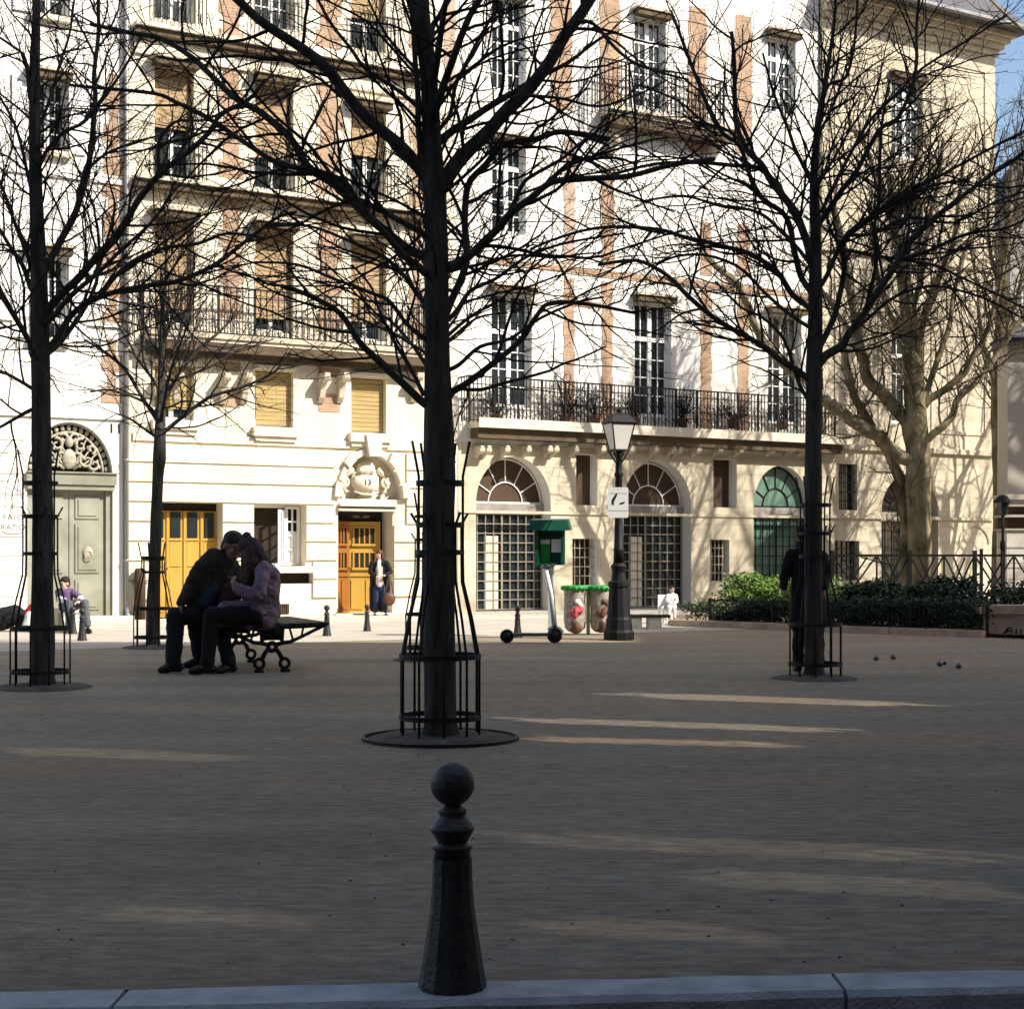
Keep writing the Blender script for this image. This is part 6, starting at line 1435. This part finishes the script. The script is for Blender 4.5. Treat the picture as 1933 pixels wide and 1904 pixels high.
# stone seat at right
ss = thing('low_wall', 'low brown stone wall with rounded top and dark scrawl at the right edge', 'wall', GY(1850,25.75), math.atan2(-.10,1))
kz = 25.75/F; zt = (1202-1142)*kz
pts = []
for q in range(7): a = R(90+15*q); pts.append((.13+.13*math.cos(a)-.0, zt-.07+.07*math.sin(a)))
pts = [(3.0,zt)]+pts+[(0,zt-.14),(3.0,zt-.14)]
fixnormals(MB().prism(pts, lambda p,q,d:(p,d,q), -.04, .46).build('coping','bench_stone',ss))
MB().box(.08,3.0,0,.42,0,zt-.141).build('base','bench_stone',ss)
b = MB(); fx_ = lambda u: (u-1850)*kz
for (p,q) in (((1890,1200),(1902,1184)),((1896,1196),(1905,1182)),((1908,1198),(1908,1184)),((1916,1200),(1917,1186)),((1917,1200),(1925,1199)),((1925,1199),(1925,1186)),((1900,1190),(1906,1190))):
    b.bar((fx_(p[0]),-.003,(1202-p[1])*kz),(fx_(q[0]),-.003,(1202-q[1])*kz),.02,.006,up=(0,1,0))
b.build('scrawl','ink',ss)
# ------------------------------------------------------------------ bare climbers and pots on the balcony
def climber(u, vb, h, wdt, seed, lab):
    rg = random.Random(seed); t = T(u,.3); z = Z(u,vb,.3); e = thing('balcony_shrub', lab, 'plant', FW(t,.26,z), TH, 'bare shrubs in pots on the long balcony')
    MB().lathe([(.10,0),(.14,.2),(.15,.22)],n=12).build('pot','terracotta',e,True)
    b = MB(); cnt=[0]
    for i in range(17):
        q = twig_path(Vector((rg.gauss(0,.05),0,.2)), Vector((rg.gauss(0,.7)*wdt,rg.gauss(0,.06),1)), h*rg.uniform(.6,1.1), 8, rg, .02, .22); r_=[.013*(1-.6*k/8) for k in range(9)]; b.tube(q,r_,4,cap=False)
        spawn(b,q,r_,0,[dict(sp=.09,start=.1,len=.42,r=.009,n=4,sides=3,ang=(30,75),up=.02,jit=.3,flat=.4),dict(sp=.10,start=.1,len=.18,r=.007,n=3,sides=3,ang=(30,75),up=.0,jit=.3,flat=.4)],rg,cnt)
    b.build('stems','twig',e)
for i,(u,vb,h,w_,lab) in enumerate(((940,800,.8,1.2,'bare shrub at the left end of the long balcony'),(1068,800,1.3,1.0,'tallest bare shrub on the balcony, on the left brick strip'),(1125,802,.9,1.3,'bare shrub on the balcony just left of the lamp'),(1200,805,.8,1.4,'bare shrub on the balcony just right of the lamp'),(1290,806,.9,1.5,'bare shrub on the balcony between the two right windows'),(1385,808,1.0,1.4,'bare shrub on the balcony in front of the right brick strip'),(1480,810,.8,1.3,'bare shrub at the right end of the long balcony'))): climber(u,vb,h,w_,50+i,lab)
# ------------------------------------------------------------------ camera, light
cam_d = bpy.data.cameras.new('camera'); cam = bpy.data.objects.new('camera', cam_d); COL.objects.link(cam); scene.camera = cam
cam.location = (0,0,CH); cam.rotation_euler = (R(90),0,0); cam_d.sensor_width = 36; cam_d.lens = 36*F/1933.0
cam_d.shift_x = (966.5-CX)/1933.0; cam_d.shift_y = (H-951.5)/1933.0; cam_d.clip_start = .05; cam_d.clip_end = 2000
sun = bpy.data.lights.new('sun','SUN'); so = bpy.data.objects.new('sun', sun); COL.objects.link(so); sun.energy = 4.6; sun.angle = R(.5); sun.color = (1.0,.93,.82)
so.rotation_euler = S.to_track_quat('Z','Y').to_euler(); so.location = (20,-10,30)
wd_ = bpy.data.worlds.new('World'); scene.world = wd_; wd_.use_nodes = True; nt = wd_.node_tree
sky = nt.nodes.new('ShaderNodeTexSky'); sky.sky_type = 'NISHITA'; sky.sun_disc = False; sky.sun_elevation = SUN_EL; sky.sun_rotation = math.atan2(S.x, S.y); sky.air_density = 1.0; sky.dust_density = 2.2
nt.links.new(sky.outputs[0], nt.nodes['Background'].inputs[0]); nt.nodes['Background'].inputs[1].default_value = .115
scene.view_settings.view_transform = 'Standard'; scene.view_settings.look = 'None'; scene.view_settings.exposure = .85; scene.view_settings.gamma = 1.0
scene.cycles.max_bounces = 6; scene.cycles.diffuse_bounces = 4
